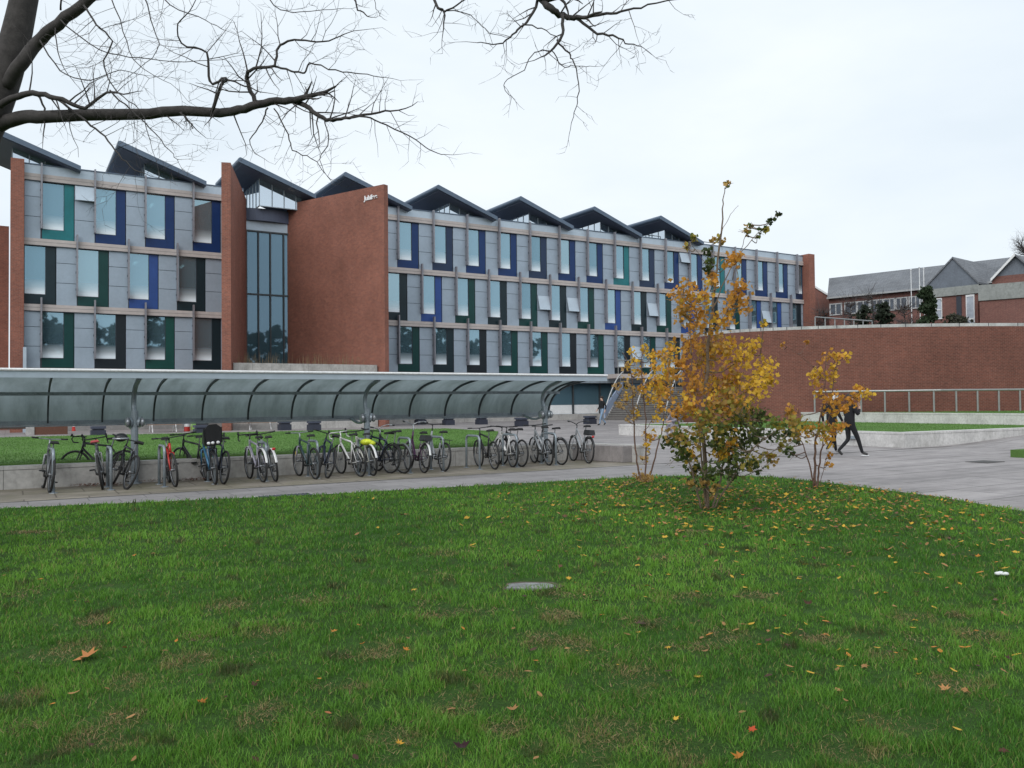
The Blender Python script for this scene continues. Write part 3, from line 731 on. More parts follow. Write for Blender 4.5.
for lo, hi, sid in ((0,12.3,'L'),(17.5,65.75,'R')):
    for r_, (z0, z1) in zip('bmt', FLO):
        st = (.90 if r_ != 'm' else -.04)
        if sid == 'R': st += MOD*6
        key = sid+r_
        if r_ != 'm':   # part bay of panels before the first mullion
            a, e = lo, st; zz = [z0, z0+(z1-z0)*.38, z0+(z1-z0)*.72, z1]; cl = MB()
            for j in range(3): cl.fb(a+.01, e-.09, -.2, .0, zz[j]+.014, zz[j+1]-.014)
            co_ = cl.build('cladding_panel', M['grey_panel'], B); bk = MB(); bk.fb(a, e, -.24, -.05, z0, z1); bk.build('panel_joint', M['joint'], co_)
        for i in range(len(rowcol[key])):
            s = st+MOD*i
            if s < hi-.2: bay(key, i, s, lo, hi, z0, z1)
        fins(st, lo, hi, z0, z1, {'b': .75, 'm': .75, 't': .98}[r_])

# brick ends and the splayed entrance walls
mb = MB(); mb.fb(-.68, -.01, -14, .45, 0, 15.75); mb.build('brick_wall', M['brick'], B)
mb = MB(); mb.fb(-1.9, -.75, -16, -7.0, 0, 13.2); mb.build('brick_wall', M['brick'], B)
mb = MB(); mb.fb(65.76, 66.6, -14, .75, 0, 15.75); mb.build('brick_wall', M['brick'], B)
def splay(a, b, th, z1, mat):
    a = Vector((a[0], -a[1])); b = Vector((b[0], -b[1])); e = (b-a).normalized(); q = Vector((-e.y, e.x))*th
    mb = MB(); mb.prism([a, b, b+q, a+q], 0, z1); return mb
ZW = 15.3
splay((12.80,-1.25), (9.98,6.95), -.50, ZW, 0).build('brick_wall', M['brick'], B)
splay((15.57,-1.40), (19.31,6.75), .36, ZW, 0).build('brick_wall', M['brick'], B)
# entrance glazing
mb = MB(); mb.fb(12.7,15.7,-1.46,-1.40,3.9,13.2); cg = mb.build('entrance_glazing', M['glass_plain'], B)
mb = MB()
for s in (12.82,13.6,14.4,15.3): mb.fb(s-.04,s+.04,-1.395,-1.27,3.9,13.2)
for z in (9.0,13.24): mb.fb(12.7,15.7,-1.392,-1.28,z-.05,z+.05)
mb.build('mullion', M['galv_dark'], cg)
mb = MB(); mb.fb(12.7,15.7,-1.7,-1.38,13.3,13.92); mb.build('lintel_panel', M['parapet'], B)
mb = MB(); mb.extr([(12.6+3.1*i/8, .95+.35*(2*i/8-1)**2, 13.93) for i in range(9)]+[(15.7,2.2,13.93),(12.6,2.2,13.93)], (0,0,.80)); mb.build('curved_spandrel', M['soffit'], B)
mb = MB(); mb.fb(12.5,15.9,-6.0,-5.8,3.9,13.3); mb.fb(12.5,15.9,-5.8,-1.72,3.6,3.9); mb.build('lobby_wall', M['interior'], B)
for s in (13.0,14.7):
    mb = MB(); mb.fb(s,s+.5,-2.6,-2.45,5.6,5.72); mb.build('lobby_lamp', M['lamp'], B)
# planter podium across the entrance
mb = MB(); mb.prism([(9.99,-6.3),(19.0,-6.3),(15.6,1.3),(12.85,1.2)], 0, 3.4); mb.build('podium', M['stone'], B)
pw = MB()
for i in range(8): pw.fb(10.24+i*1.09,10.24+(i+1)*1.09-.01,5.95,6.35,3.0,4.02)
pw.build('podium_wall', M['stone'], B)
# ornamental grass on podium
gv = []; 
mb = MB()
for i in range(260):
    s = random.uniform(10.5,18.6); s = s if random.random() < .45 else random.choice([11.3,12.4,14.9,15.7,17.2])+random.gauss(0,.3)
    z = random.uniform(.4,1.15); a = Vector((s,-5.9+random.uniform(0,.4),3.6)); mb.tube([a, a+Vector((random.uniform(-.15,.15),random.uniform(-.1,.1),z))], [.012,.003], 3)
mb.build('ornamental_grass', weath('dry_grass', (.22,.16,.09), .3, .9), B)

# sawtooth rooflights
SL = (17.45-15.6)/5.3
def roofz(u): return 17.45-SL*u
for k in range(0, 8):
    s0 = 4.78+7.03*(k-1); vf, vb = .75, -6.2; L = 5.1
    th = .27
    prof = []
    for j in range(7):                      # rounded nose along the high edge
        a = math.pi/2 + math.pi*j/6; prof.append((s0+.17+.17*math.cos(a), -vf, roofz(0)-th/2+.17*math.sin(a)))
    prof.append((s0+L, -vf, roofz(L)-th)); prof.append((s0+L, -vf, roofz(L)))
    mb = MB(); mb.extr(prof[::-1], (0, vf-vb, 0)); 
    rf = mb.build('sawtooth_roof', M['slate_metal'], B)
    # bowed dark soffit below the high edge
    zb = 15.66 if k != 2 else 14.76
    mb = MB(); g0_ = s0+1.65
    mb.add([(s0+.25,-vf+.15,roofz(.25)-th-.02),(s0+4.9,-vf+.15,roofz(4.9)-th-.02),(s0+4.9,-vb-.1,roofz(4.9)-th-.02),(s0+.25,-vb-.1,roofz(.25)-th-.02),
            (s0+.25,-vf+.15,roofz(.25)-th+.01),(s0+4.9,-vf+.15,roofz(4.9)-th+.01),(s0+4.9,-vb-.1,roofz(4.9)-th+.01),(s0+.25,-vb-.1,roofz(.25)-th+.01)],
           [(3,2,1,0),(4,5,6,7),(0,1,5,4),(1,2,6,5),(2,3,7,6),(3,0,4,7)]); mb.build('soffit', M['soffit'], rf)
    mb = MB(); u1 = 4.6; y_ = .5
    zt0 = roofz(1.65)-th-.025; zt1 = roofz(u1)-th-.025
    if k == 2: zt1 = roofz(u1)-th-.025
    mb.hexa([(g0_,y_,zb),(s0+u1,y_,zb),(s0+u1,y_+.05,zb),(g0_,y_+.05,zb),(g0_,y_,zt0),(s0+u1,y_,max(zb+.02,zt1)),(s0+u1,y_+.05,max(zb+.02,zt1)),(g0_,y_+.05,zt0)])
    mb.hexa([(g0_,y_+.06,zb),(g0_+.05,y_+.06,zb),(g0_+.05,-vb-.3,zb),(g0_,-vb-.3,zb),(g0_,y_+.06,zt0),(g0_+.05,y_+.06,zt0),(g0_+.05,-vb-.3,zt0),(g0_,-vb-.3,zt0)])
    gz = mb.build('rooflight_glazing', M['glass_pale'], rf)
    mb = MB()
    mb.box(g0_-.03, s0+u1, y_-.03, y_-.003, zb, zb+.05); mb.box(g0_-.03, g0_-.003, y_-.003, y_+5.4, zb, zb+.05)
    for u in (1.65,2.5,3.3,4.1): mb.box(s0+u-.03, s0+u+.03, y_-.031, y_-.004, zb+.02, max(zb+.06, roofz(u)-th-.03))
    for q in range(1,7): mb.box(g0_-.031, g0_-.004, y_+q*.85-.03, y_+q*.85+.03, zb+.02, zt0)
    mb.build('glazing_bar', M['galv'], gz)
# plant rail on the flat roof
mb = MB()
for i in range(9): mb.tube([(46.5+i*1.35,3.5,15.4),(46.5+i*1.35,3.5,16.75)], .04, 5)
for z in (16.1,16.45,16.75): mb.tube([(46.5,3.5,z),(57.3,3.5,z)], .045, 5)
mb.build('roof_railing', M['rail'], B)
# ground floor below the right wing: plinth, dark glazing
mb = MB(); mb.fb(17.6,65.7,-.9,.35,0,.62); mb.build('plinth', M['stone'], B)
mb = MB(); mb.fb(17.6,65.7,-.5,.12,3.12,3.435); mb.build('ground_fascia', M['galv'], B)
for i in range(17):
    a = 19.7+i*2.7; mb = MB(); mb.fb(a+.05,a+2.65,-.62,-.58,.63,3.1); gw = mb.build('ground_window', M['glass_dark'], B)
    mb = MB(); mb.fb(a-.05,a+.05,-.6,-.42,.63,3.1); mb.build('frame', M['galv_dark'], gw)
    if i < 11: mb = MB(); mb.fb(a+.08,a+2.62,-.575,-.565,.66,1.35); mb.build('frosting', M['white_paint'], gw)
mb = MB(); mb.fb(17.6,65.7,-3.0,-2.8,0,3.4); mb.build('ground_room_back', M['joint'], B)
mb = MB(); mb.fb(.0,12.3,-.3,-.05,0,3.45); mb.build('ground_wall', weath('ground_wall_grey', (.24,.235,.23), .15, .7), B)
mb = MB(); mb.fb(-.05,.12,.45,.62,0,5.0); mb.build('downpipe', M['parapet'], B)
# lettering on the big brick wall
def letters():
    cu = bpy.data.curves.new('lettering', 'FONT'); cu.body = 'Jubilee'; cu.size = .62; cu.extrude = .012; cu.offset = .022; cu.space_character = .95
    o = bpy.data.objects.new('lettering', cu); COL.objects.link(o); bpy.context.view_layer.update()
    me = bpy.data.meshes.new_from_object(o.evaluated_get(bpy.context.evaluated_depsgraph_get())); bpy.data.objects.remove(o)
    me.materials.clear(); me.materials.append(M['white_letter'])
    o = bpy.data.objects.new('sign_lettering', me); COL.objects.link(o); return o
lo_ = letters(); a = Vector((15.57,1.40,0)); b = Vector((19.31,-6.75,0)); e = (b-a).normalized()
q = Vector((e.y, -e.x, 0))     # towards the viewer
if (q.y > 0) and False: q = -q
xs = [v.co.x for v in lo_.data.vertices]; wtxt = max(xs)-min(xs)
Lw = (b-a).length; u0 = .815*Lw; u1 = .945*Lw
sc = (u1-u0)/wtxt
lo_.parent = B; up = Vector((0,0,1))
nrm = e.cross(up)
mt = Matrix((e*sc, up*.66, nrm)).transposed().to_4x4(); mt.translation = a+e*u0+nrm*.035+Vector((0,0,14.50))
lo_.matrix_local = mt; ORG[lo_.name] = Vector((0,0,0))

# entrance stair at the right
P0 = G(606.5,420,.17); P1 = D(624,388,68.5); zT_ = P1.z; ax = Vector((P1.x-P0.x, P1.y-P0.y, 0)); Lr = ax.length; ax.normalize(); rt = Vector((ax.y,-ax.x,0))
st = thing('entrance_stair', 'wide dark outdoor stair with curved white handrails before the glazed building', 'stair', P0)
n_ = 15; rise = (zT_-.17)/n_; go = Lr/n_; WID = 7.2
def sp(u, w, z): p = P0+ax*u+rt*w; return Vector((p.x, p.y, z))
def sbox(mb, u0, u1, w0, w1, z0, z1): mb.hexa([sp(u0,w0,z0),sp(u0,w1,z0),sp(u1,w1,z0),sp(u1,w0,z0),sp(u0,w0,z1),sp(u0,w1,z1),sp(u1,w1,z1),sp(u1,w0,z1)])
stm = weath('stair_stone', (.11,.105,.10), .25, .8, scale=3); nsm = weath('stair_nosing', (.27,.26,.25), .15, .8)
for i in range(n_):
    mb = MB(); sbox(mb, i*go, Lr+2.0 if i == n_-1 else (i+1)*go, 0, WID, .05, .17+(i+1)*rise-.035); so_ = mb.build('step', stm, st)
    mb = MB(); sbox(mb, i*go-.03, Lr+2.0 if i == n_-1 else (i+1)*go, .02, WID-.02, .17+(i+1)*rise-.033, .17+(i+1)*rise); mb.build('nosing', nsm, so_)
for w in (-.12, 2.4, 4.8, WID+.12):
    if w in (-.12, WID+.12):
        mb = MB(); zz0 = .30; mb.hexa([sp(-.1,w-.06,zz0),sp(-.1,w+.06,zz0),sp(Lr,w+.06,zT_),sp(Lr,w-.06,zT_),sp(-.1,w-.06,zz0+.85),sp(-.1,w+.06,zz0+.85),sp(Lr,w+.06,zT_+.55),sp(Lr,w-.06,zT_+.55)])
        mb.build('side_panel', weath('pale_side_panel', (.30,.37,.50), .1, .35), st)
    pts = [sp(-.2+(Lr+.4)*u, w, .55+ (zT_+.55)*u + .75*math.sin(math.pi*(.08+.80*u))) for u in np.linspace(0,1,14)]
    mb = MB(); mb.tube(pts, .05, 8); mb.build('handrail', weath('brushed_rail', (.46,.47,.48), .1, .4), st, True)
    for j in (2,5,8,11,13):
        mb = MB(); q = pts[j]; mb.tube([q, Vector((q.x,q.y,max(.2,q.z-1.0)))], .03, 5); mb.build('baluster', M['rail'], st)
bal = thing('balcony_railing', 'grey steel balcony railing in front of the lowest windows above the outdoor stair', 'railing', (45,-.9,3.86), 'F')
mb = MB(); mb.fb(41.5,56,.36,1.6,3.5,3.84); mb.build('slab', M['band'], bal)
for i in range(9): mb = MB(); mb.tube([(41.7+i*1.75,-1.5,3.84),(41.7+i*1.75,-1.5,4.95)], .035, 6); mb.build('post', M['rail'], bal)
for z in (4.4,4.95): mb = MB(); mb.tube([(41.6,-1.5,z),(55.8,-1.5,z)], .04, 6); mb.build('handrail', M['rail'], bal)

# ------------------------------------------------------------------ bicycle shelter
sh = thing('bike_shelter', 'long curved polycarbonate bicycle shelter on grey steel posts over the bike racks', 'shelter', (5,-36.4,0), 'F')
ctl = [(35.50,1.27),(35.56,1.50),(35.74,1.74),(36.05,1.93),(36.5,2.07),(37.0,2.15),(37.4,2.20)]
prof = catmull([(v,z,0) for v, z in ctl], 4)
SA, SE = -9.25, 12.45
ribs = [-.03+1.022*i for i in range(-9, 13)]
for i, (a, b) in enumerate(zip(ribs, ribs[1:]+[SE])):
    mb = MB(); n = len(prof)
    for p in prof: mb.v += [(a+.01,-p.x,p.y),(b-.01,-p.x,p.y)]
    for k in range(n-1): mb.f.append((2*k,2*k+1,2*k+3,2*k+2)); mb.m.append(0)
    # thickness
    m0 = len(mb.v)
    for p in prof: mb.v += [(a+.01,-p.x+.004,p.y+.010),(b-.01,-p.x+.004,p.y+.010)]
    for k in range(n-1): mb.f.append((m0+2*k+2,m0+2*k+3,m0+2*k+1,m0+2*k)); mb.m.append(0)
    mb.build('roof_sheet', M['poly'], sh, smooth=True)
for s in ribs+[SE]:
    mb = MB()
    for p, q_ in zip(prof, prof[1:]):
        t2 = Vector((q_.x-p.x, q_.y-p.y)).normalized(); nn_ = Vector((-t2.y, t2.x))
        if nn_.y > 0: nn_ = -nn_
        # inner side is toward +v and down
        inn = Vector((t2.y, -t2.x))
        P = [(s-.017,-p.x,p.y),(s+.017,-p.x,p.y),(s+.017,-q_.x,q_.y),(s-.017,-q_.x,q_.y)]
        Q = [(x_, y_-inn.x*.05, z_+inn.y*.05) for x_, y_, z_ in P]
        mb.hexa(P+Q)
    mb.build('rib', M['galv_dark'], sh)
mb = MB(); mb.fb(SA,SE+.63,37.36,37.46,2.15,2.29); mb.fb(SA,SE+.63,37.30,37.48,2.293,2.31); mb.build('gutter', M['parapet'], sh)
mb = MB(); mb.tube([(SA,-37.47,2.30),(SE+.63,-37.47,2.30)], .028, 8); mb.build('gutter_rim', M['white_paint'], sh)
mb = MB(); mb.fb(SA,SE,35.46,35.53,1.22,1.31); mb.fb(SA,SE,35.42,35.57,1.19,1.215); mb.build('bottom_rail', M['galv'], sh)
mid = prof[12]
mb = MB(); mb.fb(SA,SE,mid.x+.01,mid.x+.07,mid.y-.10,mid.y-.03); mb.build('purlin', M['galv'], sh)
for s in (-8.64,-3.57,1.50,6.57,11.62):
    po = MB(); po.tube([(s,-36.62,0),(s,-36.62,1.5)], .072, 12); po.tube([(s,-36.62,0),(s,-36.62,.03)], .14, 12)
    pp = po.build('post', M['galv'], sh)
    arm = MB(); pr = catmull([(36.62,1.30,0),(36.50,1.62,0),(36.58,1.86,0),(36.85,2.02,0),(37.15,2.10,0),(37.38,2.16,0)], 5)
    arm2 = catmull([(36.58,1.25,0),(36.2,1.15,0),(35.9,1.16,0),(35.55,1.24,0)], 5)
    arm.tube([(s,-p.x,p.y) for p in pr], [.055]*3+[.05]*(len(pr)-3), 8); arm.tube([(s,-p.x,p.y) for p in arm2], .035, 6)
    arm.build('arm', M['galv'], pp)
    for sg in (-1,1):
        lm = MB(); lm.tube([(s+sg*.07,-36.62,1.28),(s+sg*.12,-36.64,1.27)], [.10,.12], 14); lm.build('bulkhead_lamp', M['galv'], pp)
        ls = MB(); ls.blob((s+sg*.14,-36.68,1.27), .05, .10, .10, 12, 8); ls.build('lens', M['silver'], pp, True)
# bike stands
STANDS = [(53,1),(110,2),(163,3),(213,4),(264,5),(315,6),(366,7),(407,8),(440,9),(476,10),(513,11),(552,12)]
def at_v(px_, v, z=.4):
    r = ray(px_, 450); k_ = (v-(EYEV-OV).dot(nV))/r.dot(nV); return SV(EYEV+r*k_)[0]
descs = ['bare of bikes on its right, beside the leftmost bicycle','between the two bikes left of the first post','left of the red bicycle','under the bike with the child seat','between the two white mudguard bikes','among the three dark bikes before the middle post','at the middle post by the yellow cover','among the dark bikes right of the middle post','between two silver bikes','standing clear in front, left of the white framed bike','behind the white framed bike','left of the last bicycle']
for (x_, _), ds in zip(STANDS, descs):
    s = at_v(x_, 37.6); mb = MB(); rr = .12
    pts = [(s,-37.10,0),(s,-37.10,.68)]+[(s,-37.10-rr+rr*math.cos(a),.68+rr*math.sin(a)) for a in np.linspace(.3,1.57,5)]+[(s,-37.78+rr-rr*math.sin(a),.68+rr*math.cos(a)) for a in np.linspace(0,1.27,5)]+[(s,-37.78,.68),(s,-37.78,0)]
    mb.tube(pts, .028, 8)
    for v in (37.10,37.78): mb.tube([(s,-v,0),(s,-v,.012)], .075, 10)
    single(mb, 'bike_stand', M['galv'], 'grey steel hoop bike stand '+ds, 'bike stand', (s,-37.45,0), 'F', 'hoop stands under the shelter', smooth=True)

# ------------------------------------------------------------------ bicycles
WM = {}
def wheel_meshes(rad, spoke=True):
    if rad in WM: return WM[rad]
    w = MB(); w.ring((0,0,0),(1,0,0),(0,0,1),rad-.035,.011,32,5)
    for i in range(20):
        a = 2*math.pi*i/20; sg = .028 if i % 2 else -.028
        w.tube([(0.02*math.cos(a),sg,.02*math.sin(a)),((rad-.04)*math.cos(a+.12),0,(rad-.04)*math.sin(a+.12))], .0016, 3, 0, False)
    w.tube([(0,-.05,0),(0,.05,0)], .022, 8)
    wo = w.build('wheel', M['rim'], None, True)
    ty = MB(); ty.ring((0,0,0),(1,0,0),(0,0,1),rad-.018,.023,36,7); to = ty.build('tyre', M['rubber'], None, True)
    WM[rad] = (wo.data, to.data); bpy.data.objects.remove(wo); bpy.data.objects.remove(to); return WM[rad]
def bicycle(px_, py_, label, frame='blackmetal', near='r', dyaw=0, lean=0, style='diamond', bars='flat', rad=.34, guards=None, rack=False, basket=None,
            child=False, saddle='saddle', barmat='blackmetal', steer=0, light=False, fork=None, yawabs=None, sc=1.0, tubes=1.0):
    yaw = math.atan2(-nV.y, -nV.x) if near == 'r' else math.atan2(nV.y, nV.x)
    yaw += R(dyaw)
    if yawabs is not None: yaw = R(yawabs)
    g = G(px_, py_); off = -.52 if near == 'r' else .53
    loc = g - Vector((math.cos(yaw), math.sin(yaw), 0))*off*sc
    o = thing('bicycle', label, 'bicycle', loc, 'W', 'bicycles parked at the shelter', (R(lean),0,yaw)); o.location = loc; o.scale = (sc,)*3
    fm = M[frame]; r = rad; ax_r = Vector((-.52,0,r)); ax_f = Vector((.53,0,r)); bb = Vector((-.09,0,.275))
    f = MB(); T = .021*tubes
    if style == 'diamond':
        sc_ = Vector((-.24,0,.76)); ht = Vector((.355,0,.83)); hb = Vector((.385,0,.71))
        f.tube([sc_, ht], T, 7); f.tube([bb, hb+Vector((0,0,.02))], T*1.15, 7)
    elif style == 'mixte':
        sc_ = Vector((-.23,0,.70)); ht = Vector((.33,0,.86)); hb = Vector((.37,0,.70))
        f.tube([Vector((-.17,0,.50)), ht], T, 7); f.tube([bb, hb], T*1.15, 7)
    else:
        sc_ = Vector((-.22,0,.66)); ht = Vector((.31,0,.90)); hb = Vector((.36,0,.70))
        f.tube([bb+Vector((-.02,0,.08)), (.08,0,.33), hb+Vector((-.01,0,.06))], T*1.3, 7)
        f.tube([bb, (.1,0,.29), hb], T*1.2, 7)
    f.tube([bb, sc_], T, 7); f.tube([ht+Vector((-.005,0,.03)), hb+Vector((.008,0,-.03))], T*1.15, 7)
    for sg in (-1,1):
        f.tube([sc_+Vector((0,sg*.02,-.03)), ax_r+Vector((0,sg*.065,0))], .009, 5); f.tube([bb+Vector((0,sg*.03,0)), ax_r+Vector((0,sg*.065,0))], .010, 5)
    f.build('frame', fm, o, True)
    k = MB(); crown = hb+Vector((.01,0,-.04))
    k.tube([crown+Vector((0,-.05,0)), crown+Vector((0,.05,0))], .018, 6)
    for sg in (-1,1): k.tube([crown+Vector((0,sg*.05,0)), crown.lerp(ax_f,.6)+Vector((-.005,sg*.055,0)), ax_f+Vector((0,sg*.055,0))], [.016,.013,.009], 6)
    k.build('fork', M[fork or frame], o, True)
    wm, tm = wheel_meshes(rad)
    for axp in (ax_r, ax_f):
        w = bpy.data.objects.new('wheel', wm); COL.objects.link(w); w.parent = o; w.location = axp
        if axp is ax_f: w.rotation_euler = (0,0,R(steer))
        tt = bpy.data.objects.new('tyre', tm); COL.objects.link(tt); tt.parent = w
    s_ = MB(); st_ = sc_+(sc_-bb).normalized()*.10; sp = sc_+(sc_-bb).normalized()*(.14 if style == 'diamond' else .24)
    s_.tube([sc_, sp], .013, 6)
    s_.build('seat_post', M['silver'], o)
    s2 = MB(); s2.add([(sp.x-.15,-.075,sp.z+.035),(sp.x-.13,-.085,sp.z+.01),(sp.x+.02,-.035,sp.z+.01),(sp.x+.14,-.018,sp.z+.0),(sp.x+.14,.018,sp.z+.0),(sp.x+.02,.035,sp.z+.01),(sp.x-.13,.085,sp.z+.01),(sp.x-.15,.075,sp.z+.035),
                       (sp.x-.14,-.06,sp.z+.07),(sp.x+.0,-.025,sp.z+.055),(sp.x+.135,-.010,sp.z+.045),(sp.x+.135,.010,sp.z+.045),(sp.x+.0,.025,sp.z+.055),(sp.x-.14,.06,sp.z+.07)],
        [(0,1,2,3,4,5,6,7),(0,8,1),(1,8,9,2),(2,9,10,3),(3,10,11,4),(4,11,12,5),(5,12,13,6),(6,13,7),(0,7,13,8),(8,13,12,9),(9,12,11,10)])
    s2.build('saddle', M[saddle], o)
    h = MB(); top = ht+Vector((-.02,0,.11 if style != 'step' else .16)); fw = top+Vector((.07,0,.03))
    h.tube([ht, top], .014, 6); h.tube([top, fw], .015, 6)
    gp = []
    if bars == 'flat':
        h.tube([fw+Vector((-.06,-.31,.02)), fw+Vector((-.02,-.15,.01)), fw, fw+Vector((-.02,.15,.01)), fw+Vector((-.06,.31,.02))], .0125, 6)
        for sg in (-1,1): gp.append([fw+Vector((-.035,sg*.20,.014)), fw+Vector((-.062,sg*.315,.02))])
    elif bars == 'drop':
        for sg in (-1,1):
            h.tube([fw, fw+Vector((0,sg*.19,0)), fw+Vector((.07,sg*.20,-.005)), fw+Vector((.10,sg*.205,-.05)), fw+Vector((.06,sg*.21,-.12)), fw+Vector((-.05,sg*.21,-.13))], .014, 6)
            gp.append([fw+Vector((.07,sg*.20,.0)), fw+Vector((.10,sg*.20,.05)), fw+Vector((.12,sg*.20,.0))])
    else:
        for sg in (-1,1):
            h.tube([fw, fw+Vector((.03,sg*.12,.06)), fw+Vector((-.04,sg*.26,.09)), fw+Vector((-.22,sg*.29,.07))], .0125, 6)
            gp.append([fw+Vector((-.12,sg*.285,.08)), fw+Vector((-.23,sg*.292,.07))])
    hbo = h.build('handlebar', M[barmat], o, True)
    for q in gp: m_ = MB(); m_.tube(q, .018, 6); m_.build('grip', M['blackmetal'], hbo, True)
    c = MB(); c.ring(bb+Vector((0,-.06,0)),(1,0,0),(0,0,1),.09,.008,20,5); c.tube([bb+Vector((0,-.07,0)), bb+Vector((0,.07,0))], .02, 8)
    c.tube([bb+Vector((0,-.075,0)), bb+Vector((.12,-.085,-.11))], .012, 5); c.tube([bb+Vector((0,.075,0)), bb+Vector((-.12,.085,.11))], .012, 5)
    c.box(bb.x+.08,bb.x+.17,-.18,-.09,bb.z-.125,bb.z-.10); c.box(bb.x-.17,bb.x-.08,.09,.18,bb.z+.10,bb.z+.125)
    for zc_ in (.085,-.085): c.tube([bb+Vector((0,-.06,zc_)), ax_r+Vector((0,-.055,zc_*.4))], .006, 4)
    c.build('crankset', M['blackmetal'], o)
    if guards:
        for axp, a0, a1 in ((ax_r, .35, 2.9), (ax_f, .9, 2.75)):
            m_ = MB(); RR = rad+.022; n = 18
            for i in range(n+1):
                a = a0+(a1-a0)*i/n
                for yy in (-.026,.026):
                    m_.v.append((axp.x+RR*math.cos(a), yy, axp.z+RR*math.sin(a)))
                for yy in (-.020,.020):
                    m_.v.append((axp.x+(RR+.008)*math.cos(a), yy, axp.z+(RR+.008)*math.sin(a)))
            for i in range(n):
                b0 = 4*i; 
                m_.f += [(b0,b0+4,b0+5,b0+1),(b0+2,b0+3,b0+7,b0+6),(b0,b0+2,b0+6,b0+4),(b0+1,b0+5,b0+7,b0+3)]; m_.m += [0]*4
            m_.build('mudguard', M[guards], o, True)
    if rack:
        m_ = MB(); z_ = rad*2+.06
        for yy in (-.06,0,.06): m_.tube([(-.30,yy,z_),(-.74,yy,z_)], .008, 5)
        for xx in (-.32,-.5,-.74): m_.tube([(xx,-.065,z_),(xx,.065,z_)], .008, 5)
        for sg in (-1,1): m_.tube([(-.60,sg*.065,z_), ax_r+Vector((0,sg*.07,0))], .007, 5)
        m_.build('rack', M['blackmetal'], o)
        if rack == 'bag': m_ = MB(); m_.hexa([(-.72,-.09,z_+.012),(-.34,-.09,z_+.012),(-.34,.09,z_+.012),(-.72,.09,z_+.012),(-.70,-.07,z_+.13),(-.36,-.07,z_+.13),(-.36,.07,z_+.13),(-.70,.07,z_+.13)]); m_.build('rack_bag', M['blackmetal'], o)
    if light: m_ = MB(); m_.blob((-.78,0,rad*2+.02), .02, .04, .03, 8, 6); m_.build('rear_light', M['redlight'], o, True)
    if basket:
        m_ = MB(); bx = ht.x+.14; z0 = ht.z+.02
        for lv_ in range(5):
            e_ = .11+.012*lv_; zz_ = z0+lv_*.055; q = [(bx-e_+.02,-e_*1.4,zz_),(bx+e_+.05,-e_*1.4,zz_),(bx+e_+.05,e_*1.4,zz_),(bx-e_+.02,e_*1.4,zz_)]
            m_.tube(q+[q[0]], .012, 5)
        m_.box(bx-.09,bx+.16,-.15,.15,z0,z0+.01)
        for i in range(12):
            a = i/12*4; q4 = [(bx-.09,-.15),(bx+.16,-.15),(bx+.16,.15),(bx-.09,.15)]; j = int(a); u = a-j
            xx = q4[j][0]*(1-u)+q4[(j+1)%4][0]*u; yy = q4[j][1]*(1-u)+q4[(j+1)%4][1]*u; m_.tube([(xx,yy,z0),(bx+.035+(xx-bx-.035)*1.3,yy*1.3,z0+.23)], .01, 4)
        m_.build('basket', M[basket], o)
    if child:
        m_ = MB(); z_ = .80
        m_.hexa([(-.72,-.15,z_),(-.36,-.13,z_),(-.36,.13,z_),(-.72,.15,z_),(-.74,-.17,z_+.10),(-.36,-.15,z_+.07),(-.36,.15,z_+.07),(-.74,.17,z_+.10)])
        bw_ = [(-.14,0),(-.155,.2),(-.14,.31),(-.07,.37),(.07,.37),(.14,.31),(.155,.2),(.14,0)]
        m_.extr([(-.70-zz_*.25,yy,z_+.06+zz_) for yy, zz_ in bw_], (-.06,0,0))
        for sg in (-1,1): m_.hexa([(-.74,sg*.15,z_+.05),(-.50,sg*.15,z_+.05),(-.50,sg*.18,z_+.05),(-.74,sg*.18,z_+.05),(-.80,sg*.15,z_+.36),(-.62,sg*.15,z_+.20),(-.62,sg*.18,z_+.20),(-.80,sg*.18,z_+.36)])
        cs_ = m_.build('child_seat', M['blackmetal'], o)
        m_ = MB()
        for yy in (-.08,.02,.10): m_.blob((-.80,yy,z_+.06), .02, .035, .03, 8, 6)
        m_.build('reflector', M['white_paint'], cs_, True)
        m_ = MB(); m_.tube([(-.45,0,.78),(-.6,0,.80)], .03, 6); m_.build('bracket', M['silver'], cs_)
    if frame == 'p_dkteal': m_ = MB(); m_.blob((.53+.12,0,rad+.16), .015,.02,.05,8,6); m_.build('wheel_reflector', M['amber'], o)
    return o
paint('p_white', (.66,.66,.66)); paint('p_silver', (.34,.36,.385)); paint('p_red', (.52,.045,.035)); paint('p_blue', (.05,.17,.30)); paint('p_dkteal', (.035,.065,.075))
paint('p_lilac', (.32,.31,.38)); paint('p_navy', (.02,.03,.06)); paint('p_purple', (.07,.025,.07)); paint('p_grey', (.14,.15,.16)); paint('p_cream', (.55,.55,.5))
bicycle(49.3,492.8, 'black bicycle with bright silver handlebars, leftmost of all, alone at its stand', 'p_grey', lean=6, dyaw=4, barmat='silver', fork='p_silver')
bicycle(102.8,489.6, 'dark bicycle with a red saddle and white seat tube, left of the first shelter post', 'p_grey', lean=-9, dyaw=-6, saddle='redsaddle', bars='drop', fork='p_white')
bicycle(125.6,489.6, 'black bicycle leaning left towards the red saddled one, just left of the first post', 'blackmetal', lean=18, dyaw=10, bars='flat')
bicycle(124,482.5, 'black racing bicycle standing broadside against the low wall behind the red saddled bike', 'blackmetal', bars='drop', yawabs=math.degrees(ANG)+148, near='r', lean=3)
bicycle(175.3,487, 'red bicycle facing out with wide black handlebars, right of the first shelter post', 'p_red', near='f', dyaw=-3, lean=6, steer=6)
bicycle(215.2,484.6, 'light blue bicycle carrying a black child seat on its rear rack', 'p_blue', lean=-5, dyaw=-1, rack=True, child=True, guards='blackmetal')
bicycle(223.3,484.2, 'dark bicycle with drop bars close on the right of the child seat bike', 'p_navy', lean=5, dyaw=3, bars='drop')
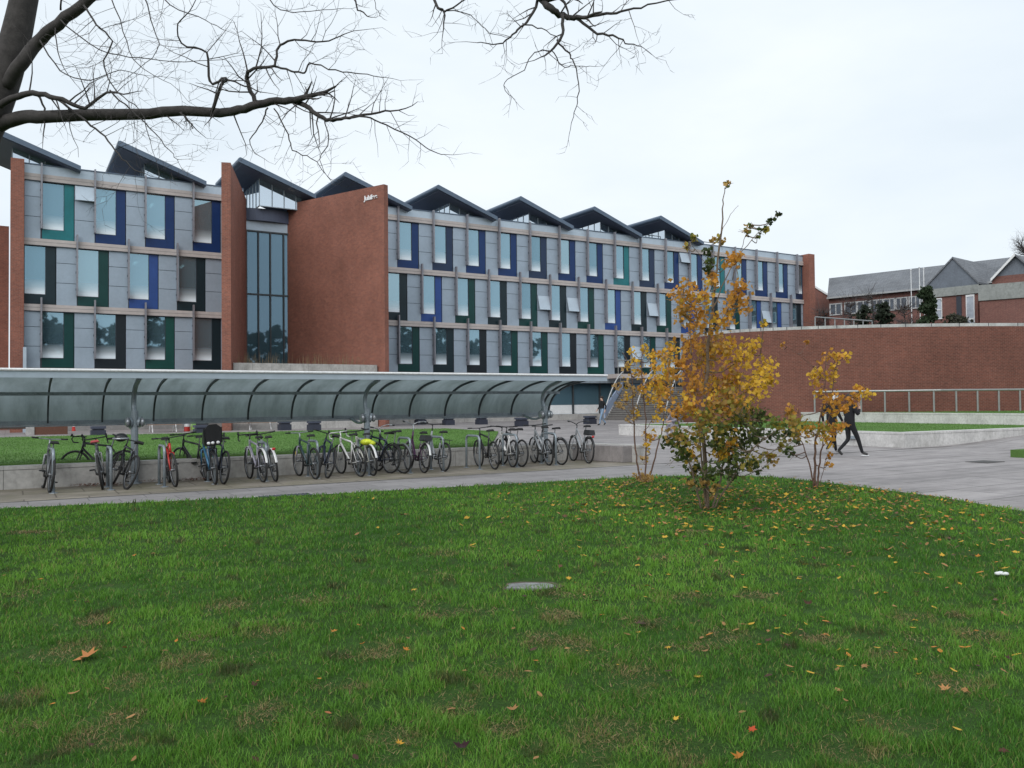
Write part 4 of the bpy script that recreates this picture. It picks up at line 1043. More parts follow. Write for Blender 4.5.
bicycle(209,480.2, 'black bicycle turned at an angle behind the child seat bike, only its front wheel clear', 'blackmetal', dyaw=22, lean=-4, bars='flat')
bicycle(263.2,482.4, 'lilac grey bicycle with white mudguards, left one of a pair in front of the wall', 'p_lilac', lean=-3, dyaw=1, guards='p_white', bars='drop')
bicycle(275.8,481.6, 'silver bicycle with white mudguards, right one of the pair sharing a stand', 'p_silver', lean=-8, dyaw=-3, guards='p_white', bars='flat', light=True)
bicycle(315.5,479.4, 'dark teal bicycle with pale handlebars, left of two before the middle post', 'p_dkteal', lean=-3, dyaw=2, barmat='silver', fork='p_lilac')
bicycle(327,478.4, 'dark grey bicycle leaning left, right of the dark teal one', 'p_navy', lean=14, dyaw=-4, bars='flat')
bicycle(360.8,476.9, 'white bicycle with white drop bars standing in front of the middle shelter post', 'p_white', lean=-6, dyaw=4, bars='drop', barmat='p_white')
bicycle(373.2,475.9, 'cream bicycle with a white rear mudguard under the yellow cover', 'p_cream', lean=-6, dyaw=-2, guards='p_white', bars='flat')
bicycle(390,473.5, 'navy bicycle at the middle post, half hidden by the bikes around it', 'p_navy', lean=8, dyaw=14, bars='flat', guards='blackmetal')
bicycle(403.5,473.6, 'black bicycle with a pale stem, right of the middle post, facing into the shelter', 'blackmetal', lean=-4, dyaw=12, style='mixte', barmat='silver', guards='p_grey', bars='swept')
bicycle(424,473.2, 'purple bicycle with a black bag on its rear rack and a white mudguard', 'p_purple', lean=3, dyaw=-4, guards='p_white', rack='bag', bars='swept', style='step', barmat='silver')
bicycle(444,471.6, 'silver step through bicycle with a black rear rack', 'p_silver', lean=4, dyaw=-2, style='step', rack=True, bars='flat')
bicycle(494.8,469.6, 'black bicycle locked to the clear hoop stand, left of the white framed bike', 'blackmetal', lean=-3, dyaw=-8, rack=False, bars='flat')
bicycle(512.6,467.4, 'white framed mountain bicycle with black wheels', 'p_white', lean=3, dyaw=-10, bars='flat', tubes=1.45, saddle='saddle')
bicycle(521.5,467, 'black bicycle tucked close behind the white framed mountain bike', 'blackmetal', lean=2, dyaw=-4, bars='flat')
bicycle(549,465.6, 'silver bicycle at the right shelter post, second from the right end', 'p_silver', lean=-3, dyaw=-12, bars='flat', style='mixte', tubes=1.2)
bicycle(561.5,465, 'black bicycle between the right post and the last bicycle', 'blackmetal', lean=-2, dyaw=-2, bars='flat', guards='blackmetal')
bicycle(588.5,463.6, 'silver and black bicycle at the right end with a rear rack and red light', 'p_silver', lean=2, dyaw=-13, bars='swept', guards='blackmetal', rack='bag', light=True, style='mixte')
# things on the bikes
c = G(122,472); p = D(121,437.5,G(125,489.6).y+.5)
mb = MB(); mb.blob((p.x,p.y,p.z), .12,.15,.085, 14, 9); 
hl = thing('cycle_helmet', 'black and grey cycle helmet hung from the bars left of the first post', 'helmet', (p.x,p.y,p.z))
mb.build('shell', M['blackmetal'], hl, True); mb = MB(); mb.ring((p.x,p.y,p.z-.02),(1,0,0),(0,1,0),.135,.022,16,6); mb.build('rim_strip', M['silver'], hl, True)
p = D(366.5,442,G(361,476.9).y+.25); t_ = MB(); 
t_.blob((p.x,p.y,p.z), .14,.12,.075, 12, 8); t_.blob((p.x+.1,p.y+.02,p.z-.03), .10,.10,.06, 10, 7)
single(t_, 'saddle_cover', weath('hi_vis_cover', (.58,.66,.03), .35, .5, scale=14), 'bright yellow cover wrapped over a saddle by the middle post', 'saddle cover', (p.x,p.y,p.z), smooth=True)
mb = MB()
for i in range(420):
    x_, y_ = random.choice([(85,486.5),(150,482.5),(195,480.5),(185,481),(110,486)]); q = G(x_+random.gauss(0,9), y_+random.uniform(-1.5,.8)); 
    a = random.uniform(0,6.28); z = random.uniform(.01,.05); l = random.uniform(.03,.06)
    mb.add([(q.x,q.y,z),(q.x+l*math.cos(a),q.y+l*math.sin(a),z+.01),(q.x+l*math.cos(a+1),q.y+l*math.sin(a+1),z+.015)], [(0,1,2)])
single(mb, 'leaf_drift', weath('brown_leaf_drift', (.13,.05,.03), .4, .9, scale=20), None, None, (0,0,0), kind='stuff')

# ------------------------------------------------------------------ plaza furniture beyond the terrace lawn
def cube_seat(x_, y_, label):
    q = SV(G(x_, y_, .17)); s, v = q; t_ = thing('cube_seat', label, 'seat', (s,-v,.17), 'F', 'dark cube seats in a row across the plaza'); a = .31
    mb = MB(); mb.fb(s-a,s+a,v-a,v+a,.17,.50); mb.fb(s-a+.06,s+a-.06,v-a+.06,v+a-.06,.50,.575); mb.build('body', M['cubestone'], t_)
    mb = MB(); mb.fb(s-a,s+a,v-a,v+a,.578,.69); mb.build('top', weath('cube_top', (.055,.065,.095), .15, .45), t_)
for x_, y_, lb in [(98,437.4,'leftmost dark blue cube seat, seen left of the red saddled bike'),(201,436.2,'dark blue cube seat beside the black planter, left of the child seat'),(284.5,430.2,'dark blue cube seat under the shelter edge, between two bike pairs'),
                   (314,430.5,'dark blue cube seat behind the pale handlebars before the middle post'),(420.5,424.6,'dark blue cube seat mostly hidden by the shelter edge, right of the middle post'),(448.5,425.0,'dark blue cube seat above the silver step through bike'),
                   (481.5,424.4,'dark blue cube seat above the black bike at the clear stand'),(521.5,426.3,'dark blue cube seat left of the right shelter post'),(590,424.0,'rightmost dark blue cube seat, left of the far walker')]:
    cube_seat(x_, y_, lb)
def barrel(x_, y_, label):
    p = G(x_, y_, .17); t_ = thing('red_bin', label, 'bin', p, 'W', 'small red bins with white tops')
    mb = MB(); mb.tube([p, p+Vector((0,0,.26))], [.17,.15], 12); mb.build('body', M['p_red'], t_)
    mb = MB(); mb.tube([p+Vector((0,0,.262)), p+Vector((0,0,.42)), p+Vector((0,0,.45))], [.145,.13,.08], 12); mb.build('lid', M['white_paint'], t_)
barrel(73.5,431,'small red bin with a white top, leftmost of three on the far paving'); barrel(187,431.3,'small red bin with a white top beside the black planter'); barrel(266.5,427.8,'small red bin with a white top beside the right picnic table')
p = G(197,431.5,.17); q = SV(p); t_ = thing('planter', 'black square planter with a bright green side panel next to a red bin', 'planter', (q[0],-q[1],.17), 'F')
mb = MB(); mb.fb(q[0]-.1,q[0]+.55,q[1]-.3,q[1]+.3,.17,.75); mb.build('box', M['blackmetal'], t_); mb = MB(); mb.fb(q[0]-.29,q[0]-.103,q[1]-.28,q[1]+.28,.25,.70); mb.build('side_panel', paint('p_green', (.22,.42,.10)), t_)
def picnic(x_, y_, label):
    p = G(x_, y_, .17); q = SV(p); s, v = q; t_ = thing('picnic_table', label, 'table', (s,-v,.17), 'F', 'picnic tables by the glazed building')
    for dv, z, wd_ in ((0,.74,.7),(-.65,.45,.26),(.65,.45,.26)):
        mb = MB()
        for i in range(3): mb.fb(s-.85,s+.85,v+dv-wd_/2+i*wd_/3,v+dv-wd_/2+(i+1)*wd_/3-.01,.17+z-.04,.17+z)
        mb.build('tabletop' if z > .6 else 'bench', paint('p_timber', (.36,.21,.13), .7), t_)
    for ds in (-.6,.6):
        for sg in (-1,1): mb = MB(); mb.tube([(s+ds,-(v+sg*.6),.17),(s+ds,-(v+sg*.15),.87)], .03, 6); mb.build('leg', M['white_paint'], t_)
picnic(163,432,'timber topped picnic table with white legs, left of the first red bicycle bars'); picnic(238,430,'timber topped picnic table just right of the child seat'); picnic(258,429.6,'timber topped picnic table beside the right red bin')
q = SV(G(6,434,.17)); mb = MB()
t_ = thing('timber_bench', 'dark timber slatted bench on the far paving at the left edge', 'bench', (q[0],-q[1],.17), 'F')
for z in (.45,.75,1.0):
    mb = MB(); mb.fb(q[0]-1.2,q[0]+1.4,q[1]-.2,q[1]-.12,.17+z-.2,.17+z-.03); mb.build('slat', paint('p_darkwood', (.07,.045,.035), .8), t_)
for ds in (-1.0,1.2): mb = MB(); mb.fb(q[0]+ds-.05,q[0]+ds+.05,q[1]-.45,q[1]-.22,.17,1.1); mb.build('post', paint('p_darkwood', (.07,.045,.035)), t_)
q = SV(G(48,434.5,.17)); t_ = thing('corten_planter', 'rust brown box planter with a pale end post, left of a small red bin', 'planter', (q[0],-q[1],.17), 'F')
mb = MB(); mb.fb(q[0]-.6,q[0]+.9,q[1]-.5,q[1]+.1,.17,.85); mb.build('box', paint('p_rust', (.13,.06,.04), .85), t_); mb = MB(); mb.fb(q[0]-1.0,q[0]-.62,q[1]-.3,q[1]+.15,.17,.85); mb.build('end_post', M['stone'], t_)
#BUSH
# ------------------------------------------------------------------ trees
def leafmesh(name, centres, sizes, cols, mat, parent, org, kind='maple'):
    n = len(centres); base = np.array([(0,-.5),(.45,-.25),(.5,.1),(.18,.2),(0,.55),(-.18,.2),(-.5,.1),(-.45,-.25)]); m = len(base)
    a = rng.normal(size=(n,3)); a /= np.linalg.norm(a, axis=1)[:,None]
    a[:,2] = np.abs(a[:,2])*.6+.15; a /= np.linalg.norm(a, axis=1)[:,None]
    r = rng.normal(size=(n,3)); u = np.cross(a, r); u /= np.linalg.norm(u, axis=1)[:,None]; v = np.cross(a, u)
    P = centres[:,None,:] + (u[:,None,:]*base[None,:,0,None] + v[:,None,:]*base[None,:,1,None] + a[:,None,:]*(.5*(base[:,0]**2)[None,:,None]))*sizes[:,None,None]
    fl = (np.arange(n)[:,None]*m+np.arange(m)[None,:]).ravel(); lt = np.full(n, m)
    return np_mesh(name, P.reshape(-1,3), fl, lt, mat, parent, org, np.repeat(cols, m, axis=0))
LC = {'o': (.60,.30,.055), 'y': (.70,.44,.055), 'd': (.43,.27,.08), 'g': (.135,.175,.042), 'ol': (.33,.27,.05), 'dg': (.068,.095,.034), 'pk': (.46,.31,.14)}
def young_tree(label, px_, py_, stems, clusters, size, mat, dr, name='young_maple', grp=None, litter_twigs=0):
    b = G(px_, py_); dep = b.y
    t_ = thing(name, label, 'tree', (b.x,b.y,0), 'W', grp)
    tm = MB(); nodes = []
    for pts, r0, r1, dz in stems:
        k_ = len(pts); P = []
        for i, (x_, y_) in enumerate(pts): P.append(D(x_, y_, dep+dz*(i/(k_-1))))
        if P[0].z < .3: P[0].z = 0
        Pc = catmull(P, 5); n = len(Pc); Pc = [p+Vector((random.gauss(0,.008),random.gauss(0,.008),0)) for p in Pc]
        tm.tube(Pc, [r0+(r1-r0)*i/(n-1) for i in range(n)], 6); nodes += [p for p in Pc]
    cen = []; sz = []; cl = []; br = MB()
    for x_, y_, rp_, n_, c_ in clusters:
        cc = D(x_, y_, dep+random.uniform(-dr,dr)*min(1, .35+rp_/14)); rad_ = rp_*dep/FPX
        # a branch from the nearest lower node
        cand = [p for p in nodes if p.z < cc.z-.02] or nodes
        q = min(cand, key=lambda p: (p-cc).length+.25*abs(p.z-cc.z))
        mid_ = q.lerp(cc,.5)+Vector((random.gauss(0,.04),random.gauss(0,.05),-.04-.1*(q-cc).length)); br.tube(catmull([q, mid_, cc],3), [.010,.0085,.008,.007,.006,.005,.004], 4)
        for _ in range(max(2, n_//14)):
            e = cc+Vector((random.gauss(0,1),random.gauss(0,1),random.gauss(0,.9)))*rad_; br.tube([cc.lerp(q,random.uniform(0,.35)), e], [.004,.002], 3)
        m = n_; pp = rng.normal(size=(m,3))*np.array([.52,.62,.5])*rad_ + np.array(cc)
        cen.append(pp); sz.append(rng.uniform(.7,1.25,m)*size)
        names = c_.split('/'); pk = [LC[names[random.randrange(len(names))]] for _ in range(m)]
        cl.append(np.array(pk)*rng.uniform(.7,1.25,(m,1)))
    tm.build('trunk', mat, t_, True); br.build('branches', mat, t_)
    leafmesh('crown', np.vstack(cen), np.concatenate(sz), np.vstack(cl), M['leaf'], t_, (b.x,b.y,0))
    return t_
main_clusters = [
 (730,261,8,26,'o'),(738,258,7,20,'o'),(712,275,6,18,'o'),(714,283,7,22,'o/d'),(684,288,9,30,'o'),(690,300,12,52,'o'),(703,297,11,44,'o/y'),(684,312,9,34,'o/d'),(697,318,12,52,'o'),(720,322,12,48,'o/y'),(738,289,10,40,'o'),(737,301,11,46,'o'),
 (727,311,9,30,'o'),(698,328,11,40,'o/d'),(672,296,6,16,'o'),(745,307,7,16,'o'),(709,252,5,26,'dg'),(711,262,5,26,'dg/g'),(708,269,4,14,'dg'),(721,241,4,10,'d/ol'),(714,240,4,8,'d'),
 (728,183,3,8,'d/g'),(693,239,4,12,'ol/g'),(686,247,4,12,'ol/d'),(746,231,4,14,'g/d'),(751,226,2.5,6,'g'),(778,214,2.5,7,'dg'),(771,221,3,9,'dg'),(763,230,3,9,'dg/ol'),(757,237,2.5,5,'g'),(764,323,4,10,'ol/y'),
 (708,345,12,70,'o/d'),(690,345,11,50,'o'),(725,348,12,64,'o/d/y'),(670,354,9,34,'y/o'),(668,374,11,50,'o/y'),(680,364,10,46,'o'),(708,362,15,100,'o/d/y'),(741,358,12,58,'y'),(752,347,10,44,'y'),(764,366,12,60,'y'),(770,380,8,30,'y'),(755,387,13,76,'y'),
 (735,378,13,84,'o/y/d'),(694,386,13,84,'o'),(715,386,14,94,'o/d/y'),(731,399,13,80,'o/d/ol'),(745,405,13,74,'y/d/ol'),(717,408,14,86,'d/ol/o'),(689,406,12,62,'o/y'),(677,412,9,34,'o'),(668,395,8,26,'o'),(660,388,7,20,'y/o'),
 (741,420,14,96,'g/dg/ol'),(758,418,11,62,'g/dg'),(705,422,14,94,'ol/g/d'),(722,428,13,84,'g/ol/dg'),(717,440,14,88,'dg/g/ol'),(741,444,15,104,'g/dg'),(755,436,11,54,'dg/g'),(752,462,10,50,'dg/ol'),(735,463,12,64,'dg/g'),(682,452,11,58,'dg/g'),(676,436,10,50,'g/d'),
 (667,441,6,20,'dg'),(694,468,11,62,'dg/ol'),(688,440,11,60,'g/d/ol'),(712,470,11,56,'dg/g'),(729,474,9,32,'dg'),(703,482,8,30,'dg/d'),(692,484,6,18,'dg/d'),(715,488,6,16,'dg/d'),(726,450,9,60,'y/o'),(720,456,6,26,'y'),(691,455,6,30,'y/o'),(733,441,6,24,'y'),
 (778,424,8,30,'g/ol'),(788,432,7,22,'dg'),(796,424,8,26,'ol/d'),(790,411,6,20,'o/d'),(772,434,7,22,'dg'),(796,440,5,14,'dg/d'),(768,456,6,16,'ol/d'),(775,460,5,10,'d'),(758,470,5,10,'dg'),(708,500,4,8,'d'),(780,446,4,9,'ol')]
young_tree('largest young maple, thick orange and green crown under a tall bare leader', 707, 510,
 [([(707,510),(706,470),(703,420),(708,360),(712,310),(718,260),(721,225),(723,200),(727,183)], .036, .004, .05), ([(712,508),(722,470),(735,430),(748,390),(760,355)], .018, .004, .5), ([(702,508),(694,480),(684,445),(672,400),(668,360)], .017, .004, .4),
  ([(714,508),(731,480),(752,450),(775,432),(796,424)], .014, .004, -.4), ([(706,490),(700,440),(694,390),(690,330),(684,290)], .014, .003, -.5), ([(716,330),(730,305),(738,285),(735,262)], .012, .005, .2),
  ([(712,310),(730,270),(752,240),(778,214)], .010, .003, .3), ([(716,280),(705,262),(690,243)], .006, .003, -.2), ([(720,235),(731,214),(738,205)], .005, .0025, .2), ([(733,280),(742,245),(751,225)], .006, .003, -.2)],
 [(a,b,c,int(d*1.45),e) for a,b,c,d,e in main_clusters], .064, M['stem'], .85, grp='young maples on the lawn')
sapL_cl = [(636,372,7,12,'y'),(655,368,8,14,'y/o'),(664,378,8,14,'y'),(628,383,8,12,'pk/y'),(642,392,7,12,'y/o'),(658,394,8,14,'o/y'),(632,352,5,7,'y'),(665,360,7,12,'y'),(638,415,6,8,'y/pk'),(655,418,6,9,'y'),(644.5,350,5,12,'y'),(651,356,5,12,'y'),(673,347,6,14,'y'),(659,354,5,11,'y/o'),(626,366,5,10,'pk/y'),(634,360,4,8,'pk/y'),(647,387,6,16,'y/o'),(656,382,7,22,'o/y'),(651,399,6,16,'y'),(661,406,6,14,'y/o'),(665,390,6,14,'o'),(649,436,6,18,'y/o'),(646,446,4,8,'y'),
 (644.5,458,4,8,'y/pk'),(640,478,6,40,'d/pk'),(647,480,6,40,'d/pk'),(618,385,5,8,'pk'),(626,398,6,12,'pk/y'),(620,405,5,9,'pk'),(634,408,5,8,'pk/d'),(628,420,4,6,'pk'),(640,373,5,9,'pk/o'),(634,390,4,6,'pk')]
young_tree('thin young maple with three reddish stems and few pale leaves, leftmost of three', 643, 483,
 [([(642,483),(638.7,471),(635,443),(633,403),(630.5,370),(622,352)], .022, .005, .1), ([(643,483),(645.7,471),(645.7,429),(644.5,405),(641,362),(648,345)], .02, .005, -.1), ([(645,483),(650,476),(656,452),(662,429),(665.6,401),(672,350)], .02, .005, .15),
  ([(633,410),(622,398),(614,388)], .007, .003, .1), ([(635,425),(626,410),(618,408)], .006, .003, -.1), ([(645.7,430),(656,415),(661,406)], .006, .003, .1)],
 [(a,b,c,int(d*2.2),e) for a,b,c,d,e in sapL_cl], .068, M['redstem'], .4, 'young_maple', 'young maples on the lawn')
sapR_cl = [(812,376,5,14,'y'),(819,373,5,14,'y'),(816,384,5,13,'y/o'),(837,357,6,14,'y/o'),(845,356,5,12,'y'),(828,356,5,10,'o'),(831,377,7,22,'y'),(835,366,5,12,'y'),(830,399,8,26,'o'),(840,400,6,16,'o'),(832,410,8,26,'o/y'),(844,408,6,16,'o'),(851,401,6,16,'o'),(861,390,6,16,'o/y'),(867,394,5,12,'y'),
 (856,398,5,10,'o'),(808,343,3,5,'o'),(791,409,5,10,'o'),(794,432,8,24,'ol/o'),(803,430,7,22,'ol/y'),(811,430,9,32,'ol/o'),(823,430,9,32,'o/ol'),(835,428,7,20,'o'),(842,427,6,14,'o'),(828,439,7,20,'o/y'),(787,449,6,14,'dg/g'),(793,454,4,8,'dg'),(828,464,4,7,'o'),(831,456,3,5,'o'),(784,440,6,14,'ol/g'),(817,393,5,12,'o/y'),(782,345,3,5,'o'),(822,362,4,7,'o')]
young_tree('young maple with yellow leaves standing alone at the plaza edge, rightmost of the three', 815, 490,
 [([(814,490),(813,480),(808,460),(801,441),(795,430)], .020, .005, -.1), ([(815,490),(815,470),(816,439),(823,405),(825,387),(826,352)], .026, .005, .1), ([(817,490),(819,468),(823,440),(830,415),(834,375),(840,352)], .018, .005, .15), ([(818,475),(826,458),(831,452)], .006, .002, .1),
  ([(824,405),(840,398),(865,392)], .007, .003, .1), ([(825,380),(808,362),(784,344)], .005, .002, -.1)], [(a,b,c,int(d*1.8),e) for a,b,c,d,e in sapR_cl], .068, M['redstem'], .45, 'young_maple', 'young maples on the lawn')

# the bare tree over the left corner
BD = 9.0
bt = thing('bare_tree', 'large leafless tree with a dark trunk at the left edge and branches across the sky', 'tree', (D(-52,560,BD).x, BD, 0))
tm = MB(); trunk_px = [(-70,560,.27),(-66,400,.24),(-54,260,.215),(-38,180,.20),(-14,125,.18),(2,85,.165),(14,45,.15),(24,0,.135),(36,-60,.115),(44,-130,.09)]
P = [D(x_, y_, BD) for x_, y_, _ in trunk_px]; P[0].z = -.02
Pc = catmull(P, 5); rr = np.interp(np.linspace(0,1,len(Pc)), np.linspace(0,1,len(trunk_px)), [r_ for *_, r_ in trunk_px])
tm.tube(Pc, list(rr), 14); tm.build('trunk', M['bark'], bt, True)
br = MB(); tw = MB()
def grow(p, d, L, r, lvl):
    n = max(3, int(L/.10)); pts = [p.copy()]; q = p.copy(); dd_ = d.normalized(); zig = 1
    for i in range(n):
        zig = -zig
        dd_ = (dd_ + Vector((random.gauss(0,.17),random.gauss(0,.15),random.gauss(0,.15)+.035))).normalized()
        q = q+dd_*(L/n); pts.append(q.copy())
    rs = [r*(1-.72*i/n) for i in range(n+1)]
    (tw if r < .012 else br).tube(pts, rs, 3 if r < .006 else 5, 0, False)
    if lvl <= 0: return
    for i in range(1, n+1):
        if random.random() < (.62 if lvl > 1 else .55):
            t = (pts[min(i+1,n)]-pts[i-1]).normalized()
            side = t.cross(Vector((random.gauss(0,.6),1,random.gauss(0,.6)))).normalized()*random.choice([-1,1])
            nd = (t*random.uniform(.5,1)+side*random.uniform(.55,1.0)+Vector((0,random.gauss(0,.35),.12))).normalized()
            grow(pts[i], nd, L*random.uniform(.35,.62), max(.0019, rs[i]*.62), lvl-1)
def limb(pts, r0, r1, d0, d1, sub=2, dens=.6, subL=.55, up=0):
    k_ = len(pts); P = [D(x_, y_, d0+(d1-d0)*i/(k_-1)+random.gauss(0,.04)) for i, (x_, y_) in enumerate(pts)]
    Pc = catmull(P, 4); n = len(Pc); rs = [.86*(r0+(r1-r0)*i/(n-1)) for i in range(n)]
    Pc = [p+Vector((random.gauss(0,.006),0,random.gauss(0,.006))) for p in Pc]
    br.tube(Pc, rs, 8 if r0 > .03 else 6)
    for i in range(2, n):
        if random.random() < dens:
            t = (Pc[min(i+1,n-1)]-Pc[i-1]).normalized(); side = t.cross(Vector((random.gauss(0,.5),1,random.gauss(0,.5)))).normalized()*random.choice([-1,1,1] if up else [-1,1])
            nd = (t*random.uniform(.3,.9)+side+Vector((0,random.gauss(0,.3),0))).normalized()
            grow(Pc[i], nd, subL*random.uniform(.45,1.1), max(.0022, min(rs[i]*.5,.009)), sub)
    grow(Pc[-1], (Pc[-1]-Pc[-3]).normalized(), subL*.8, max(.0025, r1*.9), sub)
limb([(-8,128),(20,118),(44,117),(88,115),(150,114),(190,111),(220,113),(245,108),(270,102),(295,101)], .092, .040, 9.0, 8.6, 2, .12, .6)
limb([(295,101),(306,106),(318,115),(330,120),(345,118),(365,115),(390,111)], .034, .010, 8.6, 8.4, 2, .5, .5)
limb([(330,120),(360,117),(380,122),(410,137),(430,150),(444,155)], .012, .004, 8.5, 8.2, 1, .55, .35)
limb([(295,101),(305,98),(315,99)], .02, .01, 8.6, 8.5, 1, .4, .25)
limb([(212,112),(220,88),(226,79),(210,82),(207,52),(182,45),(178,25),(192,8)], .022, .006, 8.7, 8.3, 2, .5, .55)
limb([(258,103),(249,88),(247,74),(256,68),(275,65),(279,46),(300,40),(322,42),(345,34)], .028, .006, 8.6, 8.4, 2, .55, .55)
limb([(275,66),(290,70),(305,72),(310,64),(335,70),(360,74),(385,78)], .014, .004, 8.5, 8.2, 2, .5, .4)
limb([(226,79),(245,85),(258,92)], .012, .006, 8.6, 8.5, 1, .4, .3)
limb([(268,108),(262,122),(250,140),(258,155)], .010, .004, 8.6, 8.4, 1, .5, .35)
limb([(274,108),(288,135),(292,150),(312,158),(324,172)], .009, .004, 8.6, 8.3, 2, .5, .35)
limb([(325,120),(328,140),(320,160),(330,180)], .008, .003, 8.5, 8.3, 1, .5, .3)
limb([(-4,108),(18,96),(38,94),(62,100),(85,107),(103,94),(118,92)], .045, .010, 8.9, 8.5, 2, .4, .5)
limb([(38,95),(44,108),(44,128)], .016, .008, 8.9, 8.8, 1, .3, .3)
limb([(58,100),(82,118),(100,132),(115,150),(130,166),(150,176)], .016, .004, 8.8, 8.4, 2, .5, .5)
limb([(110,92),(130,110),(150,128),(170,150),(178,162)], .010, .003, 8.5, 8.2, 2, .5, .45)
limb([(180,112),(190,122),(192,130)], .014, .006, 8.7, 8.5, 1, .3, .25)
limb([(6,85),(22,62),(38,42),(58,24),(90,-2),(130,-40)], .088, .055, 8.9, 8.6, 2, .15, .6)
limb([(84,6),(97,25),(112,42),(104,66),(118,92),(140,110),(150,140)], .012, .004, 8.6, 8.2, 2, .6, .55)
limb([(95,0),(140,-5),(150,20),(158,50),(130,75)], .010, .003, 8.6, 8.1, 2, .6, .55)
limb([(55,26),(60,60),(75,85)], .008, .003, 8.7, 8.3, 2, .5, .5)
limb([(60,10),(62,-10)], .012, .008, 8.7, 8.6, 1, .3, .4)
limb([(40,40),(60,70),(90,80),(120,70),(150,78)], .009, .003, 8.7, 8.0, 2, .55, .55)
limb([(100,-30),(120,20),(135,60),(170,85)], .008, .003, 8.5, 8.0, 2, .55, .55)
limb([(60,20),(100,50),(140,58),(185,62),(230,58)], .008, .003, 8.6, 8.0, 2, .5, .55)
limb([(255,-30),(275,5),(300,12),(340,8)], .008, .003, 8.3, 8.0, 2, .5, .45)
limb([(150,-20),(170,5),(205,20),(225,30)], .009, .003, 8.5, 8.2, 2, .6, .5)
limb([(28,-40),(110,-130),(250,-160),(400,-110),(480,-50),(538,-4)], .075, .045, 8.9, 7.4, 1, .1, .5)
limb([(538,-6),(551,9),(563,15),(576,18)], .042, .024, 7.4, 7.3, 2, .15, .4)
limb([(576,18),(600,15),(621,11.5),(649,5),(683,-2)], .018, .005, 7.3, 7.1, 2, .55, .42)
limb([(576,18),(593,31),(612,35.5),(625,42),(640,47)], .017, .004, 7.3, 7.1, 2, .6, .38)
limb([(538,-2),(530,18),(518,30),(508,40),(496,44),(477,42)], .016, .004, 7.4, 7.2, 2, .55, .36)
limb([(522,23),(542,29),(558,39)], .008, .004, 7.4, 7.2, 1, .4, .3)
limb([(562,15),(562,35),(551,51),(542,57)], .020, .006, 7.3, 7.2, 1, .4, .3)
limb([(551,51),(534,53),(524,70),(504,82),(510,97)], .006, .003, 7.2, 7.0, 1, .35, .22)
limb([(557,40),(568,53),(574,63),(579,91),(575,112),(569,132)], .010, .0025, 7.2, 7.0, 1, .4, .2)
limb([(552,50),(562,66),(575,66),(590,66)], .006, .003, 7.2, 7.0, 1, .4, .22)
limb([(430,-10),(437,7),(444,12),(443,32)], .020, .005, 7.6, 7.5, 1, .5, .3)
limb([(444,12),(462,2),(480,-8)], .010, .005, 7.6, 7.5, 1, .4, .3); limb([(440,10),(470,14),(485,30),(505,36)], .006, .003, 7.6, 7.4, 1, .4, .25)
limb([(352,-6),(358,9),(367,16)], .012, .006, 7.9, 7.8, 1, .2, .2); limb([(372,-4),(378,12),(383,18)], .004, .002, 7.9, 7.8, 0, .2, .1)
limb([(310,-30),(330,-5),(395,-8),(430,-10)], .03, .02, 8.0, 7.6, 1, .3, .3)
bo = br.build('limbs', M['bark'], bt, True); tw.build('twigs', M['twig'], bt)
# ------------------------------------------------------------------ buildings and planting behind the rotunda
SB = thing('slate_building', 'brick building with a long grey slate roof and white windows, beyond the curved wall', 'building', (34,78,0))
e0 = D(829,299.3,81.3); e1 = D(925,289.4,75); ez = 11.3
e0.z = e1.z = ez; dirb = (e1-e0).normalized(); nb_ = Vector((dirb.y,-dirb.x,0)); e1 = e1+dirb*14
back = -nb_
mb = MB(); mb.prism([e0.xy, e1.xy, (e1+back*12).xy, (e0+back*12).xy], 0, ez-.02); mb.build('wall', M['brick_far'], SB)
rz = 14.25
mb = MB(); a0 = e0+nb_*.4; a1 = e1+nb_*.4; r0_ = e0+back*6; r1_ = e1+back*6; r0_.z = r1_.z = rz
def px_of(p): q = p-EYEV; return 512+FPX*q.dot(cR)/q.dot(cF)
for _ in range(200):
    if px_of(r0_) > 829.5: r0_ = r0_-dirb*.1
r0_.z = rz; b0 = r0_+back*6; b0.z = ez; b1 = e1+back*12
mb.add([a0,a1,r1_,r0_,b1,b0], [(0,1,2,3),(3,2,4,5),(0,3,5),(1,4,2)]); mb.build('roof', M['slate'], SB)
mb = MB(); up = Vector((0,0,1))
for q0, q1 in ((a0,a1),): mb.hexa([q0, q1, q1+nb_*.12, q0+nb_*.12, q0+up*.16, q1+up*.16, q1+nb_*.12+up*.16, q0+nb_*.12+up*.16])
mb.build('gutter', weath('far_gutter', (.36,.37,.38), .15, .5), SB)
for px_ in (836,851,863.5,877,890,901,916):
  for zt_ in (10.85,8.1):
    r = ray(px_, 305); k_ = ((e0-EYEV).dot(nb_)+.03)/r.dot(nb_); c = EYEV+r*k_; c.z = zt_
    fr = MB(); w2 = .62; hh = 1.15
    def rect(mb_, u0, u1, z0, z1, d0, d1):
        mb_.hexa([c+dirb*u0+nb_*d0+up*z0, c+dirb*u1+nb_*d0+up*z0, c+dirb*u1+nb_*d1+up*z0, c+dirb*u0+nb_*d1+up*z0, c+dirb*u0+nb_*d0+up*z1, c+dirb*u1+nb_*d0+up*z1, c+dirb*u1+nb_*d1+up*z1, c+dirb*u0+nb_*d1+up*z1])
    rect(fr,-w2,w2,-.1,0,.0,.08); rect(fr,-w2,w2,-hh,-hh+.1,.0,.08); rect(fr,-w2,-w2+.12,-hh+.1,-.1,.0,.08); rect(fr,w2-.12,w2,-hh+.1,-.1,.0,.08); rect(fr,-.05,.05,-hh+.1,-.1,.0,.08)
    fo = fr.build('window', weath('far_window_frame', (.46,.47,.48), .1, .5), SB); gl = MB(); rect(gl,-w2+.12,w2-.12,-hh+.1,-.1,.01,.03); gl.build('pane', M['farglass'], fo)
